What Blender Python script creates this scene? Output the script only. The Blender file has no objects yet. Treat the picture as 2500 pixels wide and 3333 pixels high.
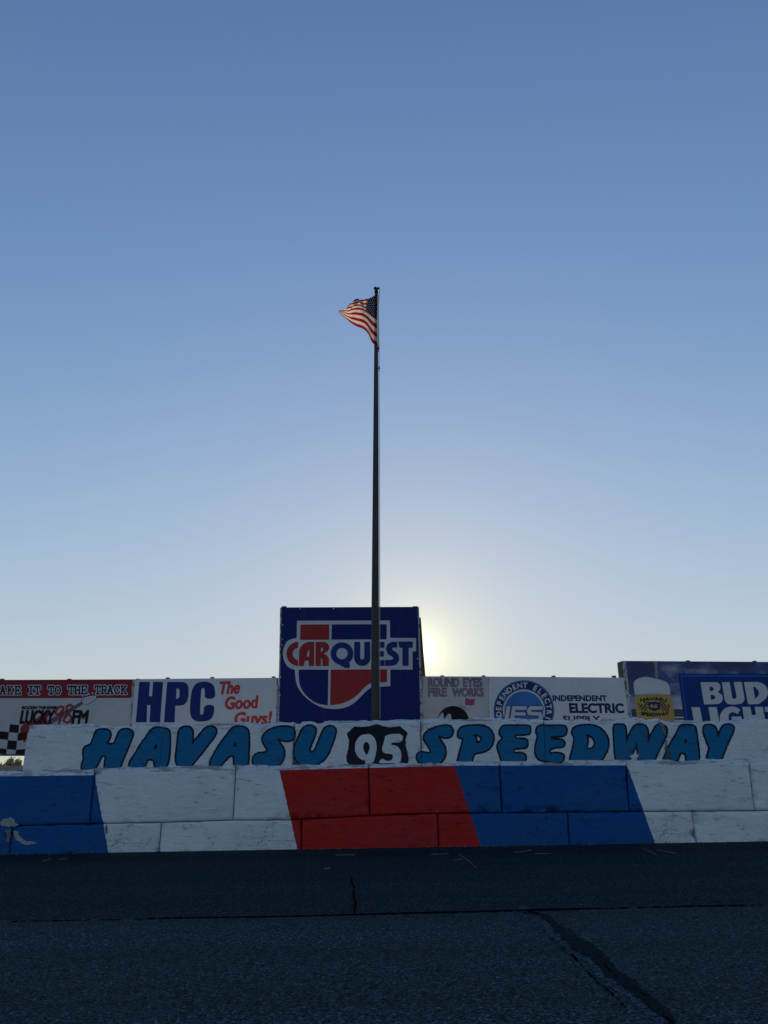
import bpy, bmesh, math, random
import numpy as np
from mathutils import Vector

random.seed(7)
R = math.radians
S = bpy.context.scene

# ------------------------------------------------------------------ camera, sky, sun, exposure
PW, PH, FPX = 2500.0, 3333.0, 2460.0            # photo frame and focal length in photo pixels
CAM_H = 1.06
PITCH = math.atan((2490.0 - PH / 2) / FPX)
CAM = np.array([0.0, 0.0, CAM_H])
cd = bpy.data.cameras.new("camera"); cam = bpy.data.objects.new("camera", cd)
S.collection.objects.link(cam)
cam.location = CAM; cam.rotation_euler = (math.pi / 2 + PITCH, 0, 0)
cd.sensor_fit = 'VERTICAL'; cd.sensor_height = 24.0; cd.lens = FPX / PH * 24.0
cd.clip_start = 0.05; cd.clip_end = 6000
S.camera = cam

FWD = np.array([0, math.cos(PITCH), math.sin(PITCH)])
UP = np.array([0, -math.sin(PITCH), math.cos(PITCH)])
RT = np.array([1.0, 0, 0])

def rays(px, py):
    px = np.atleast_1d(np.asarray(px, float)); py = np.atleast_1d(np.asarray(py, float))
    a = (px - PW / 2) / FPX; b = -(py - PH / 2) / FPX
    return a[:, None] * RT + b[:, None] * UP + FWD

sd = rays(1368, 2120)[0]; sd = sd / np.linalg.norm(sd)     # towards the sun, just behind the tall board's edge
SUN_EL = math.asin(sd[2]); SUN_AZ = math.atan2(sd[0], sd[1])

w = bpy.data.worlds.new("World"); S.world = w; w.use_nodes = True
nt = w.node_tree; nt.nodes.clear()
sky = nt.nodes.new("ShaderNodeTexSky"); sky.sky_type = 'NISHITA'; sky.sun_disc = False
sky.sun_elevation = SUN_EL; sky.sun_rotation = SUN_AZ
sky.altitude = 0; sky.air_density = 1.0; sky.dust_density = 0.1; sky.ozone_density = 3.0
def wn(t, **k):
    x = nt.nodes.new(t)
    for a, b in k.items(): setattr(x, a, b)
    return x
def wmath(op, a, b=0.0):
    x = wn("ShaderNodeMath", operation=op)
    for i, v in enumerate((a, b)):
        if isinstance(v, (int, float)): x.inputs[i].default_value = v
        else: nt.links.new(v, x.inputs[i])
    return x.outputs[0]
# sky: bluer mid sky, soft shoulder towards the bright horizon, narrow warm aureole round the sun
tc = wn("ShaderNodeTexCoord"); sv = wn("ShaderNodeSeparateXYZ"); cv = wn("ShaderNodeCombineXYZ")
nt.links.new(tc.outputs["Generated"], sv.inputs[0])
nt.links.new(sv.outputs[0], cv.inputs[0]); nt.links.new(sv.outputs[1], cv.inputs[1]); nt.links.new(wmath('MAXIMUM', sv.outputs[2], .055), cv.inputs[2])
nv = wn("ShaderNodeVectorMath", operation='NORMALIZE'); nt.links.new(cv.outputs[0], nv.inputs[0]); nt.links.new(nv.outputs[0], sky.inputs[0])
spc = wn("ShaderNodeSeparateColor"); cmb = wn("ShaderNodeCombineColor"); nt.links.new(sky.outputs[0], spc.inputs[0])
vd = wn("ShaderNodeVectorMath", operation='DOT_PRODUCT')
nt.links.new(tc.outputs["Generated"], vd.inputs[0]); vd.inputs[1].default_value = tuple(float(q) for q in sd)
ang = wmath('ARCCOSINE', wmath('MINIMUM', vd.outputs["Value"], 1.0))
core = wmath('EXPONENT', wmath('MULTIPLY', ang, -1/R(.62))); halo = wmath('EXPONENT', wmath('MULTIPLY', ang, -1/R(3.1)))
low = wmath('EXPONENT', wmath('MULTIPLY', wmath('ABSOLUTE', sv.outputs[2]), -1/.09))
for i, (k, ref, gm, m, hz, cc, hc) in enumerate(((.111, .045, 1.12, .60, 0.0, 1.3, .64), (.211, .098, 1.1, .675, -.02, 1.2, .53), (.465, .19, 1.1, .79, .27, 1.15, .10))):
    v = wmath('MULTIPLY', wmath('POWER', wmath('MULTIPLY', spc.outputs[i], .1/ref), gm), k)
    q = wmath('MULTIPLY', v, 1/m)
    v = wmath('DIVIDE', v, wmath('SQRT', wmath('ADD', wmath('MULTIPLY', q, q), 1.0)))
    v = wmath('MULTIPLY', v, wmath('SUBTRACT', 1.0, wmath('MULTIPLY', low, hz)))
    v = wmath('ADD', v, wmath('ADD', wmath('MULTIPLY', core, cc), wmath('MULTIPLY', halo, hc)))
    nt.links.new(wmath('MULTIPLY', v, 10), cmb.inputs[i])
bg = wn("ShaderNodeBackground"); bg.inputs[1].default_value = 0.10
wo = wn("ShaderNodeOutputWorld")
nt.links.new(cmb.outputs[0], bg.inputs[0]); nt.links.new(bg.outputs[0], wo.inputs[0])

sl = bpy.data.lights.new("sun", 'SUN'); so = bpy.data.objects.new("sun", sl); S.collection.objects.link(so)
sl.energy = 5.0; sl.angle = R(0.5); sl.color = (1.0, 0.86, 0.66)
so.rotation_euler = Vector(-sd).to_track_quat('-Z', 'Y').to_euler(); so.location = (3, 20, 12)

S.view_settings.view_transform = 'Standard'; S.view_settings.look = 'None'
S.view_settings.exposure = 0.0; S.view_settings.gamma = 1.0
S.render.engine = 'CYCLES'
S.cycles.max_bounces = 6

# ------------------------------------------------------------------ mapping from photo measurements to real planes
class Plane:
    """vertical plane through (x0, y0), turned by yaw degrees; n points to the viewer"""
    def __init__(s, y0, yaw=0.0, x0=0.0):
        a = R(yaw); s.o = np.array([x0, y0, 0.0])
        s.u = np.array([math.cos(a), math.sin(a), 0]); s.n = np.array([math.sin(a), -math.cos(a), 0])
    def __call__(s, px, py, off=0.0):
        d = rays(px, py); o = s.o + s.n * off
        t = ((o - CAM) @ s.n) / (d @ s.n)
        return CAM + d * t[:, None]

D = 11.2
WALL = Plane(D)
UPPER = Plane(D + 0.075)
fl = WALL([0, 2500], [2781, 2738.5])
SL = (fl[1, 2] - fl[0, 2]) / (fl[1, 0] - fl[0, 0]); Z0 = fl[0, 2] - SL * fl[0, 0]
GN = np.array([-SL, 0, 1.0])
def gz(x): return Z0 + SL * x
def GROUND(px, py, off=0.0):
    d = rays(px, py)
    t = (Z0 + off - CAM[2]) / (d @ GN)
    return CAM + d * t[:, None]

# ------------------------------------------------------------------ object helpers
COL = S.collection
def prop(o, label=None, cat=None, group=None, kind=None):
    if label: o['label'] = label
    if cat: o['category'] = cat
    if group: o['group'] = group
    if kind: o['kind'] = kind
    return o

def empty(name, loc, label=None, cat=None, group=None):
    o = bpy.data.objects.new(name, None); COL.objects.link(o); o.location = tuple(loc)
    o.empty_display_size = 0.2
    return prop(o, label, cat, group)

def mesh(name, verts, faces, mats, parent=None, midx=None, smooth=False, uv=None, origin=None):
    """verts in world coordinates; stored relative to the parent's (or own) origin"""
    v = np.asarray(verts, float)
    o0 = np.array(parent_loc(parent)) if parent is not None else (np.zeros(3) if origin is None else np.asarray(origin, float))
    me = bpy.data.meshes.new(name)
    me.from_pydata((v - o0).tolist(), [], faces)
    for m in (mats if isinstance(mats, (list, tuple)) else [mats]): me.materials.append(m)
    if midx is not None: me.polygons.foreach_set('material_index', midx)
    if smooth: me.polygons.foreach_set('use_smooth', [True] * len(me.polygons))
    if uv is not None:
        ul = me.uv_layers.new(name='UVMap')
        li = np.zeros(len(me.loops), dtype=np.int32); me.loops.foreach_get('vertex_index', li)
        ul.data.foreach_set('uv', np.asarray(uv, float)[li].ravel())
    me.update()
    o = bpy.data.objects.new(name, me); COL.objects.link(o)
    if parent is not None: o.parent = parent
    else: o.location = tuple(o0)
    return o

def parent_loc(p):
    l = np.zeros(3)
    while p is not None:
        l = l + np.array(p.location); p = p.parent
    return l

def box_faces(b): return [[b+0,b+1,b+2,b+3],[b+7,b+6,b+5,b+4],[b+0,b+4,b+5,b+1],[b+1,b+5,b+6,b+2],[b+2,b+6,b+7,b+3],[b+3,b+7,b+4,b+0]]

def slab(name, front4, back_dir, mat, parent=None, origin=None):
    """front polygon (ccw from viewer TL,BL,BR,TR) pushed back by back_dir, edges lightly bevelled"""
    f = np.asarray(front4, float); n = len(f); bk = f + np.asarray(back_dir)
    v = np.vstack([f, bk]); F = [list(range(n)), list(range(2*n-1, n-1, -1))]
    for i in range(n):
        j = (i+1) % n; F.append([i, i+n, j+n, j])
    o = mesh(name, v, F, mat, parent, origin=origin)
    return o

def tube(path, rad, seg=10, cap=True):
    path = np.asarray(path, float); n = len(path)
    rad = np.broadcast_to(np.asarray(rad, float), (n,))
    V = []; F = []
    for i in range(n):
        t = path[min(i+1, n-1)] - path[max(i-1, 0)]; t /= np.linalg.norm(t) + 1e-12
        a = np.array([0, 1.0, 0]) if abs(t[1]) < 0.9 else np.array([1.0, 0, 0])
        x = np.cross(t, a); x /= np.linalg.norm(x); y = np.cross(t, x)
        for k in range(seg):
            th = 2*math.pi*k/seg
            V.append(path[i] + rad[i]*(math.cos(th)*x + math.sin(th)*y))
    for i in range(n-1):
        for k in range(seg):
            a = i*seg+k; b = i*seg+(k+1) % seg
            F.append([a, b, b+seg, a+seg])
    if cap:
        F.append(list(range(seg))[::-1]); F.append([(n-1)*seg+k for k in range(seg)])
    return V, F

def ball(c, r, sx=1, sy=1, sz=1, nu=12, nv=8):
    V = [[c[0], c[1], c[2]+r*sz]]; F = []
    for i in range(1, nv):
        p = math.pi*i/nv
        for k in range(nu):
            a = 2*math.pi*k/nu
            V.append([c[0]+r*sx*math.sin(p)*math.cos(a), c[1]+r*sy*math.sin(p)*math.sin(a), c[2]+r*sz*math.cos(p)])
    V.append([c[0], c[1], c[2]-r*sz])
    for k in range(nu): F.append([0, 1+k, 1+(k+1) % nu])
    for i in range(nv-2):
        for k in range(nu):
            a = 1+i*nu+k; b = 1+i*nu+(k+1) % nu
            F.append([a, a+nu, b+nu, b])
    L = len(V)-1
    for k in range(nu): F.append([L, 1+(nv-2)*nu+(k+1) % nu, 1+(nv-2)*nu+k])
    return V, F

def join(parts):
    V = []; F = []
    for v, f in parts:
        b = len(V); V.extend([list(p) for p in v]); F.extend([[i+b for i in q] for q in f])
    return V, F

# ------------------------------------------------------------------ noise
_rng = np.random.RandomState(11); _T = _rng.rand(256, 256)
def vnoise(x, y):
    x = np.asarray(x, float); y = np.asarray(y, float)
    xi = np.floor(x).astype(int); yi = np.floor(y).astype(int); fx = x-xi; fy = y-yi
    fx = fx*fx*(3-2*fx); fy = fy*fy*(3-2*fy)
    g = lambda a, b: _T[a % 256, b % 256]
    return (g(xi, yi)*(1-fx)+g(xi+1, yi)*fx)*(1-fy)+(g(xi, yi+1)*(1-fx)+g(xi+1, yi+1)*fx)*fy
def fbm(x, y, o=4):
    s = 0; a = 0.5
    for i in range(o):
        s = s + a*vnoise(x*2**i+17.3*i, y*2**i+5.1*i); a *= .5
    return s/(1-.5**o)

# ------------------------------------------------------------------ signed-distance drawing for painted signs and letters
def chaikin(p, it=2):
    p = np.asarray(p, float)
    for _ in range(it):
        q = np.roll(p, -1, 0); p = np.stack([.75*p+.25*q, .25*p+.75*q], 1).reshape(-1, 2)
    return p

def sd_edges(E):
    """E: (n,4) segments of closed outlines, even-odd"""
    E = np.asarray(E, float)
    bb = (E[:, [0, 2]].min(), E[:, [1, 3]].min(), E[:, [0, 2]].max(), E[:, [1, 3]].max())
    def f(X, Y):
        d2 = np.full(X.shape, 1e18); ins = np.zeros(X.shape, bool)
        for x0, y0, x1, y1 in E:
            dx, dy = x1-x0, y1-y0; l = dx*dx+dy*dy
            if l < 1e-12: continue
            t = np.clip(((X-x0)*dx+(Y-y0)*dy)/l, 0, 1)
            d2 = np.minimum(d2, (X-x0-t*dx)**2+(Y-y0-t*dy)**2)
            if dy != 0:
                c = ((y0 > Y) != (y1 > Y)) & (X < (Y-y0)/dy*dx+x0)
                ins ^= c
        d = np.sqrt(d2)
        return np.where(ins, -d, d)
    f.bb = bb
    return f
def p2e(p):
    p = np.asarray(p, float); return np.hstack([p, np.roll(p, -1, 0)])
def poly(*loops, o=(0, 0), s=1.0, smooth=0):
    E = []
    for l in loops:
        q = np.asarray(l, float)/s+np.array(o)
        if smooth: q = chaikin(q, smooth)
        E.append(p2e(q))
    return sd_edges(np.vstack(E))
def cap(pts, o=(0, 0), s=1.0):
    P_ = [(x/s+o[0], y/s+o[1], r/s) for x, y, r in pts]
    def f(X, Y):
        d = np.full(X.shape, 1e9)
        for (x0, y0, r0), (x1, y1, r1) in zip(P_[:-1], P_[1:]):
            dx, dy = x1-x0, y1-y0; l = dx*dx+dy*dy+1e-12
            t = np.clip(((X-x0)*dx+(Y-y0)*dy)/l, 0, 1)
            d = np.minimum(d, np.hypot(X-x0-t*dx, Y-y0-t*dy)-(r0+t*(r1-r0)))
        return d
    xs = [p[0] for p in P_]; ys = [p[1] for p in P_]; r = max(p[2] for p in P_)
    f.bb = (min(xs)-r, min(ys)-r, max(xs)+r, max(ys)+r)
    return f
def circ(x, y, r):
    f = lambda X, Y: np.hypot(X-x, Y-y)-r
    f.bb = (x-r, y-r, x+r, y+r); return f
def ubb(fs):
    b = np.array([q.bb for q in fs]); return (b[:, 0].min(), b[:, 1].min(), b[:, 2].max(), b[:, 3].max())
def union(*fs):
    def f(X, Y):
        d = fs[0](X, Y)
        for g in fs[1:]: d = np.minimum(d, g(X, Y))
        return d
    f.bb = ubb(fs); return f
def sub(a, b):
    f = lambda X, Y: np.maximum(a(X, Y), -b(X, Y)); f.bb = a.bb; return f
def inter(a, b):
    f = lambda X, Y: np.maximum(a(X, Y), b(X, Y)); f.bb = (max(a.bb[0], b.bb[0]), max(a.bb[1], b.bb[1]), min(a.bb[2], b.bb[2]), min(a.bb[3], b.bb[3])); return f
def off(a, r, rough=0.0, sc=6.0):
    def f(X, Y):
        d = a(X, Y)-r
        if rough: d = d+rough*2*(fbm(X/sc, Y/sc, 3)-.5)
        return d
    m = max(r, 0)+rough; f.bb = (a.bb[0]-m, a.bb[1]-m, a.bb[2]+m, a.bb[3]+m); return f
def below(a, line):
    """keep only what is above line(x) in the picture (smaller y)"""
    def f(X, Y): return np.maximum(a(X, Y), Y-line(X))
    f.bb = a.bb; return f
def between(a, left, right):
    def f(X, Y): return np.maximum(a(X, Y), np.maximum(left(Y)-X, X-right(Y)))
    l = float(min(left(a.bb[1]), left(a.bb[3]))); r = float(max(right(a.bb[1]), right(a.bb[3])))
    f.bb = (max(a.bb[0], l-1), a.bb[1], min(a.bb[2], r+1), a.bb[3]); return f

def sheet(name, sdf, step, mp, offm, mat, parent, label=None):
    """flat painted sheet: every cell where the shape is inside, cut along its outline"""
    x0, y0, x1, y1 = sdf.bb
    if x1-x0 <= 0 or y1-y0 <= 0: return None
    xs = np.arange(x0-2*step, x1+2.01*step, step); ys = np.arange(y0-2*step, y1+2.01*step, step)
    X, Y = np.meshgrid(xs, ys); V = sdf(X, Y)
    V = np.where(np.abs(V) < 1e-6, 1e-6, V)
    ny, nx = V.shape; ins = V < 0
    if not ins.any(): return None
    pts = []; idx = {}; faces = []
    def corner(i, j):
        k = (i, j)
        if k not in idx: idx[k] = len(pts); pts.append((xs[j], ys[i]))
        return idx[k]
    def cross(i, j, i2, j2):
        k = (i, j, i2, j2) if (i, j) < (i2, j2) else (i2, j2, i, j)
        if k not in idx:
            a, b = V[k[0], k[1]], V[k[2], k[3]]; t = a/(a-b)
            idx[k] = len(pts)
            pts.append((xs[k[1]]+t*(xs[k[3]]-xs[k[1]]), ys[k[0]]+t*(ys[k[2]]-ys[k[0]])))
        return idx[k]
    full = ins[:-1, :-1] & ins[1:, :-1] & ins[1:, 1:] & ins[:-1, 1:]
    anyc = ins[:-1, :-1] | ins[1:, :-1] | ins[1:, 1:] | ins[:-1, 1:]
    part = anyc & ~full
    for i in range(ny-1):
        row = full[i]; j = 0
        while j < nx-1:
            if row[j]:
                j0 = j
                while j < nx-1 and row[j]: j += 1
                faces.append([corner(i, j0), corner(i+1, j0), corner(i+1, j), corner(i, j)])
            else: j += 1
    for i, j in zip(*np.nonzero(part)):
        ring = [(i, j), (i+1, j), (i+1, j+1), (i, j+1)]; f = []
        for k in range(4):
            a = ring[k]; b = ring[(k+1) % 4]
            if ins[a]: f.append(corner(*a))
            if ins[a] != ins[b]: f.append(cross(*a, *b))
        if len(f) >= 3: faces.append(f)
    p = np.array(pts); W = mp(p[:, 0], p[:, 1], offm)
    o = mesh(name, W, faces, mat, parent)
    if label: o['label'] = label
    return o

# ------------------------------------------------------------------ lettering from Blender's built-in font
_gl = {}
def _raw(s):
    if s in _gl: return _gl[s]
    c = bpy.data.curves.new("letters", 'FONT'); c.body = s; c.resolution_u = 4
    o = bpy.data.objects.new("letters", c)
    me = bpy.data.meshes.new_from_object(o)
    bm = bmesh.new(); bm.from_mesh(me); bmesh.ops.remove_doubles(bm, verts=bm.verts, dist=1e-5)
    E = [[e.verts[0].co.x, e.verts[0].co.y, e.verts[1].co.x, e.verts[1].co.y] for e in bm.edges if len(e.link_faces) == 1]
    bm.free(); bpy.data.objects.remove(o); bpy.data.curves.remove(c); bpy.data.meshes.remove(me)
    _gl[s] = np.array(E) if E else np.zeros((0, 4)); return _gl[s]
def _bb(E): return E[:, [0, 2]].min(), E[:, [1, 3]].min(), E[:, [0, 2]].max(), E[:, [1, 3]].max()
CAPH = None
def text(s, x0, y0, x1, y1, lean=0.0, tilt=0.0, bold=0.0):
    """capitals fill the box x0..x1 (at the cap line) by y0 (cap line) .. y1 (base line); lean = px the foot moves right of the head"""
    global CAPH
    if CAPH is None: b = _bb(_raw("H")); CAPH = b[3]-b[1]
    E = _raw(s).copy(); b = _bb(E)
    x0 += bold; x1 -= bold; y0 += bold; y1 -= bold
    out = np.zeros_like(E)
    for k in (0, 2):
        u = (E[:, k]-b[0])/(b[2]-b[0]); v = 1-E[:, k+1]/CAPH
        out[:, k] = x0+u*(x1-x0)+lean*v; out[:, k+1] = y0+v*(y1-y0)+tilt*u
    f = sd_edges(out)
    return off(f, bold) if bold else f
def arc_text(s, cx, cy, rad, hgt, a0, step, wide=1.0, bold=0.0, inward=False):
    """letters round a circle; angles in degrees clockwise from the top"""
    global CAPH
    if CAPH is None: b = _bb(_raw("H")); CAPH = b[3]-b[1]
    out = []
    for i, ch in enumerate(s):
        if ch == ' ': continue
        E = _raw(ch); b = _bb(E); a = R(a0+step*i); m = (b[0]+b[2])/2; k = hgt/CAPH
        q = np.zeros_like(E)
        for c in (0, 2):
            lx = (E[:, c]-m)*k*wide; ly = E[:, c+1]*k-hgt/2
            if inward:
                r = rad-ly; q[:, c] = cx+r*math.sin(a)+lx*math.cos(a)*-1*-1; q[:, c+1] = cy+r*-math.cos(a)+lx*math.sin(a)
            else:
                r = rad+ly; q[:, c] = cx+r*math.sin(a)+lx*math.cos(a); q[:, c+1] = cy-r*math.cos(a)+lx*math.sin(a)
        out.append(q)
    f = sd_edges(np.vstack(out)); return off(f, bold) if bold else f
def bent_text(s, x0, y0, x1, y1, rise, bold=0.0):
    f = text(s, x0, y0, x1, y1)
    def g(X, Y):
        u = (X-(x0+x1)/2)/((x1-x0)/2)
        return f(X, Y-rise*u*u)-bold
    g.bb = (f.bb[0]-bold, f.bb[1]-abs(rise)-bold, f.bb[2]+bold, f.bb[3]+abs(rise)+bold); return g

# ------------------------------------------------------------------ materials
def new_mat(name):
    m = bpy.data.materials.new(name); m.use_nodes = True; n = m.node_tree
    return m, n, n.nodes["Principled BSDF"]
def N(n, t, **k):
    x = n.nodes.new(t)
    for a, b in k.items(): setattr(x, a, b)
    return x
def noise_node(n, vec, scale, detail=4, rough=.55):
    x = N(n, "ShaderNodeTexNoise"); x.inputs["Scale"].default_value = scale; x.inputs["Detail"].default_value = detail
    x.inputs["Roughness"].default_value = rough; n.links.new(vec, x.inputs["Vector"]); return x.outputs["Fac"]
def ramp(n, fac, stops):
    r = N(n, "ShaderNodeValToRGB"); e = r.color_ramp.elements
    while len(e) < len(stops): e.new(0.5)
    for k, (p, c) in enumerate(stops):
        e[k].position = p; e[k].color = (*c, 1) if len(c) == 3 else c
    n.links.new(fac, r.inputs[0]); return r.outputs[0]
def mixc(n, fac, a, b, mode='MIX'):
    x = N(n, "ShaderNodeMix", data_type='RGBA', blend_type=mode)
    for sck, val in ((x.inputs[0], fac), (x.inputs[6], a), (x.inputs[7], b)):
        if isinstance(val, (int, float)): sck.default_value = val
        elif isinstance(val, tuple): sck.default_value = (*val, 1) if len(val) == 3 else val
        else: n.links.new(val, sck)
    return x.outputs[2]
def math_(n, op, a, b=0.0, c=None, clamp=False):
    x = N(n, "ShaderNodeMath", operation=op, use_clamp=clamp)
    for i, v in enumerate((a, b) if c is None else (a, b, c)):
        if isinstance(v, (int, float)): x.inputs[i].default_value = v
        else: n.links.new(v, x.inputs[i])
    return x.outputs[0]
def mapping(n, vec, scale):
    m = N(n, "ShaderNodeMapping"); m.inputs["Scale"].default_value = scale; n.links.new(vec, m.inputs["Vector"]); return m.outputs[0]
def bump(n, b, h, strength, dist=.01):
    x = N(n, "ShaderNodeBump"); x.inputs["Strength"].default_value = strength; x.inputs["Distance"].default_value = dist
    n.links.new(h, x.inputs["Height"]); n.links.new(x.outputs[0], b.inputs["Normal"])
def objco(n): return N(n, "ShaderNodeTexCoord").outputs["Object"]

def concrete_look(n, b, col, specks=.5, bare=(.22, .21, .20)):
    """painted rough concrete: pale wear, dark pits, shallow horizontal form marks"""
    v = objco(n)
    big = noise_node(n, v, 1.7, 5, .6)
    c = mixc(n, ramp(n, big, [(.3, (0, 0, 0)), (.75, (1, 1, 1))]), col, mixc(n, .16, col, (.10, .10, .11)))
    streak = noise_node(n, mapping(n, v, (3.2, 3, 26)), 1.0, 6, .65)
    sfac = ramp(n, streak, [(.60, (0, 0, 0)), (.70, (.45, .45, .45)), (.78, (.1, .1, .1))])
    c = mixc(n, sfac, c, mixc(n, .55, c, (.05, .05, .055)))
    area = ramp(n, noise_node(n, v, 3.1, 3, .5), [(.48, (0, 0, 0)), (.68, (1, 1, 1))])
    pit = ramp(n, noise_node(n, v, 34, 4, .7), [(.60-.06*specks, (0, 0, 0)), (.66, (1, 1, 1))])
    pf = math_(n, 'MULTIPLY', math_(n, 'MULTIPLY', area, pit), .35+.5*specks)
    c = mixc(n, pf, c, bare if specks < .6 else (.07, .07, .075))
    n.links.new(c, b.inputs["Base Color"]); b.inputs["Roughness"].default_value = .62
    b.inputs["Specular IOR Level"].default_value = .10
    h = math_(n, 'ADD', math_(n, 'MULTIPLY', noise_node(n, v, 22, 6, .7), .5), math_(n, 'MULTIPLY', noise_node(n, mapping(n, v, (5, 5, 22)), 1, 5, .6), .8))
    h = math_(n, 'SUBTRACT', h, math_(n, 'MULTIPLY', pf, .5))
    gouge = ramp(n, noise_node(n, mapping(n, v, (2.2, 2, 9)), 1.6, 6, .7), [(.30, (0, 0, 0)), (.40, (1, 1, 1))])
    h = math_(n, 'ADD', h, math_(n, 'MULTIPLY', gouge, .9))
    h = math_(n, 'ADD', h, math_(n, 'MULTIPLY', noise_node(n, v, 5, 3, .5), .8))
    bump(n, b, h, .75, .020)

def painted(name, col, specks=.4):
    m, n, b = new_mat(name); concrete_look(n, b, col, specks); return m
def vinyl(name, col, rough=.45, var=.08):
    m, n, b = new_mat(name); v = objco(n)
    c = mixc(n, ramp(n, noise_node(n, v, 2.3, 6, .6), [(.3, (0, 0, 0)), (.72, (1, 1, 1))]), col, tuple(x*(1-var*2) for x in col))
    c = mixc(n, ramp(n, noise_node(n, mapping(n, v, (9, 9, 1.1)), 1.0, 5, .6), [(.56, (0, 0, 0)), (.78, (.10, .10, .10))]), c, (.16, .15, .14))
    n.links.new(c, b.inputs["Base Color"]); b.inputs["Roughness"].default_value = rough
    b.inputs["Specular IOR Level"].default_value = .10
    bump(n, b, noise_node(n, v, 1.2, 3, .5), .12, .03)
    return m
def plain(name, col, rough=.6, metal=0.0, var=.15, scale=9):
    m, n, b = new_mat(name); v = objco(n)
    c = mixc(n, noise_node(n, v, scale, 5, .6), tuple(x*(1-var) for x in col), tuple(min(1, x*(1+var)) for x in col))
    n.links.new(c, b.inputs["Base Color"]); b.inputs["Roughness"].default_value = rough; b.inputs["Metallic"].default_value = metal
    return m

WHITE = (.72, .73, .74)
M_white = painted("white_wall_paint", WHITE, .35)
def ledge_mat():
    m, n, b = new_mat("chipped_white_ledge"); v = objco(n)
    c = mixc(n, ramp(n, noise_node(n, mapping(n, v, (1.3, 1, 5)), 1.5, 5, .62), [(.52, (0, 0, 0)), (.57, (1, 1, 1))]), (.68, .68, .69), (.36, .35, .34))
    c = mixc(n, ramp(n, noise_node(n, v, 16, 5, .75), [(.56, (0, 0, 0)), (.64, (.85, .85, .85))]), c, (.13, .125, .12))
    concrete_look(n, b, c, .9); return m
M_ledge = ledge_mat()
M_letterblue = painted("sky_blue_paint", (.004, .150, .325), .25)
M_letterblack = painted("black_outline_paint", (.012, .012, .022), .1)
M_bare = plain("bare_grey_concrete", (.15, .145, .14), .9, 0, .3, 18)
M_chip = plain("broken_brown_concrete", (.10, .075, .055), .95, 0, .6, 30)
V_white = vinyl("white_vinyl", (.60, .60, .61))
V_cream = vinyl("cream_vinyl", (.52, .50, .48))
V_red = vinyl("red_vinyl", (.26, .022, .030))
V_navy = vinyl("navy_vinyl", (.008, .018, .125))
V_blue = vinyl("royal_vinyl", (.012, .030, .165))
V_deep = vinyl("deep_blue_vinyl", (.008, .016, .13))
V_logo_red = vinyl("logo_red_vinyl", (.33, .030, .030))
V_grey = vinyl("pale_logo_vinyl", (.55, .56, .57))
V_black = vinyl("black_vinyl", (.010, .010, .016))
V_scriptred = vinyl("script_red_vinyl", (.52, .06, .05))
V_pink = vinyl("faded_pink_vinyl", (.34, .22, .26), .5, .2)
V_mauve = vinyl("mauve_outline_vinyl", (.17, .115, .165))
V_hotpink = vinyl("flame_pink_vinyl", (.38, .07, .13))
V_ring = vinyl("steel_blue_vinyl", (.04, .14, .34))
V_disc = vinyl("bright_blue_vinyl", (.045, .17, .42))
V_inknavy = vinyl("ink_navy_vinyl", (.02, .03, .10))
V_budblue = vinyl("board_blue_vinyl", (.004, .036, .18))
V_budedge = vinyl("board_edge_vinyl", (.006, .10, .38))
V_budrim = vinyl("board_rim_vinyl", (.004, .028, .20))
M_steel = plain("galvanised_steel", (.20, .20, .20), .5, .6)
M_wood = plain("weathered_timber", (.085, .05, .032), .85, 0, .45, 14)
M_darkmetal = plain("dark_metal", (.03, .03, .032), .5, .4)
M_screw = plain("screw_head", (.75, .75, .75), .35, .3)

def edge_mat():
    m, n, b = new_mat("stained_edge_trim"); v = objco(n)
    k = ramp(n, noise_node(n, mapping(n, v, (14, 14, 7)), 1.6, 5, .7), [(.50, (.40, .40, .40)), (.60, (.05, .05, .05))])
    n.links.new(k, b.inputs["Base Color"]); b.inputs["Roughness"].default_value = .7; return m
M_edge = edge_mat()

# ------------------------------------------------------------------ wall outlines measured along its length (photo px)
def line(*pts):
    xs = [p[0] for p in pts]; ys = [p[1] for p in pts]
    return lambda x: np.interp(x, xs, ys)
L_top = line((-10, 2366), (92, 2363), (320, 2358), (530, 2355), (900, 2350), (1100, 2344), (1370, 2341), (1500, 2338), (1750, 2341), (2000, 2340), (2050, 2337), (2138, 2338), (2165, 2344), (2300, 2344), (2500, 2338), (2900, 2330))
L_ledge = line((-500, 2524), (0, 2510), (300, 2504), (318, 2498), (500, 2495), (1000, 2489), (1500, 2478), (2000, 2474), (2500, 2471), (3000, 2467))
L_edge = line((-500, 2534), (0, 2527), (300, 2523), (500, 2512), (910, 2507), (1250, 2498), (1500, 2492), (2000, 2491), (2500, 2488), (3000, 2485))
L_bed = line((-500, 2694), (0, 2690), (290, 2682), (520, 2678), (760, 2670), (950, 2670), (1200, 2656), (1400, 2649), (1650, 2647), (2000, 2643), (2500, 2639), (3000, 2634))
L_base = lambda x: 2781+(np.asarray(x, float))*(2738.5-2781)/2500

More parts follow.
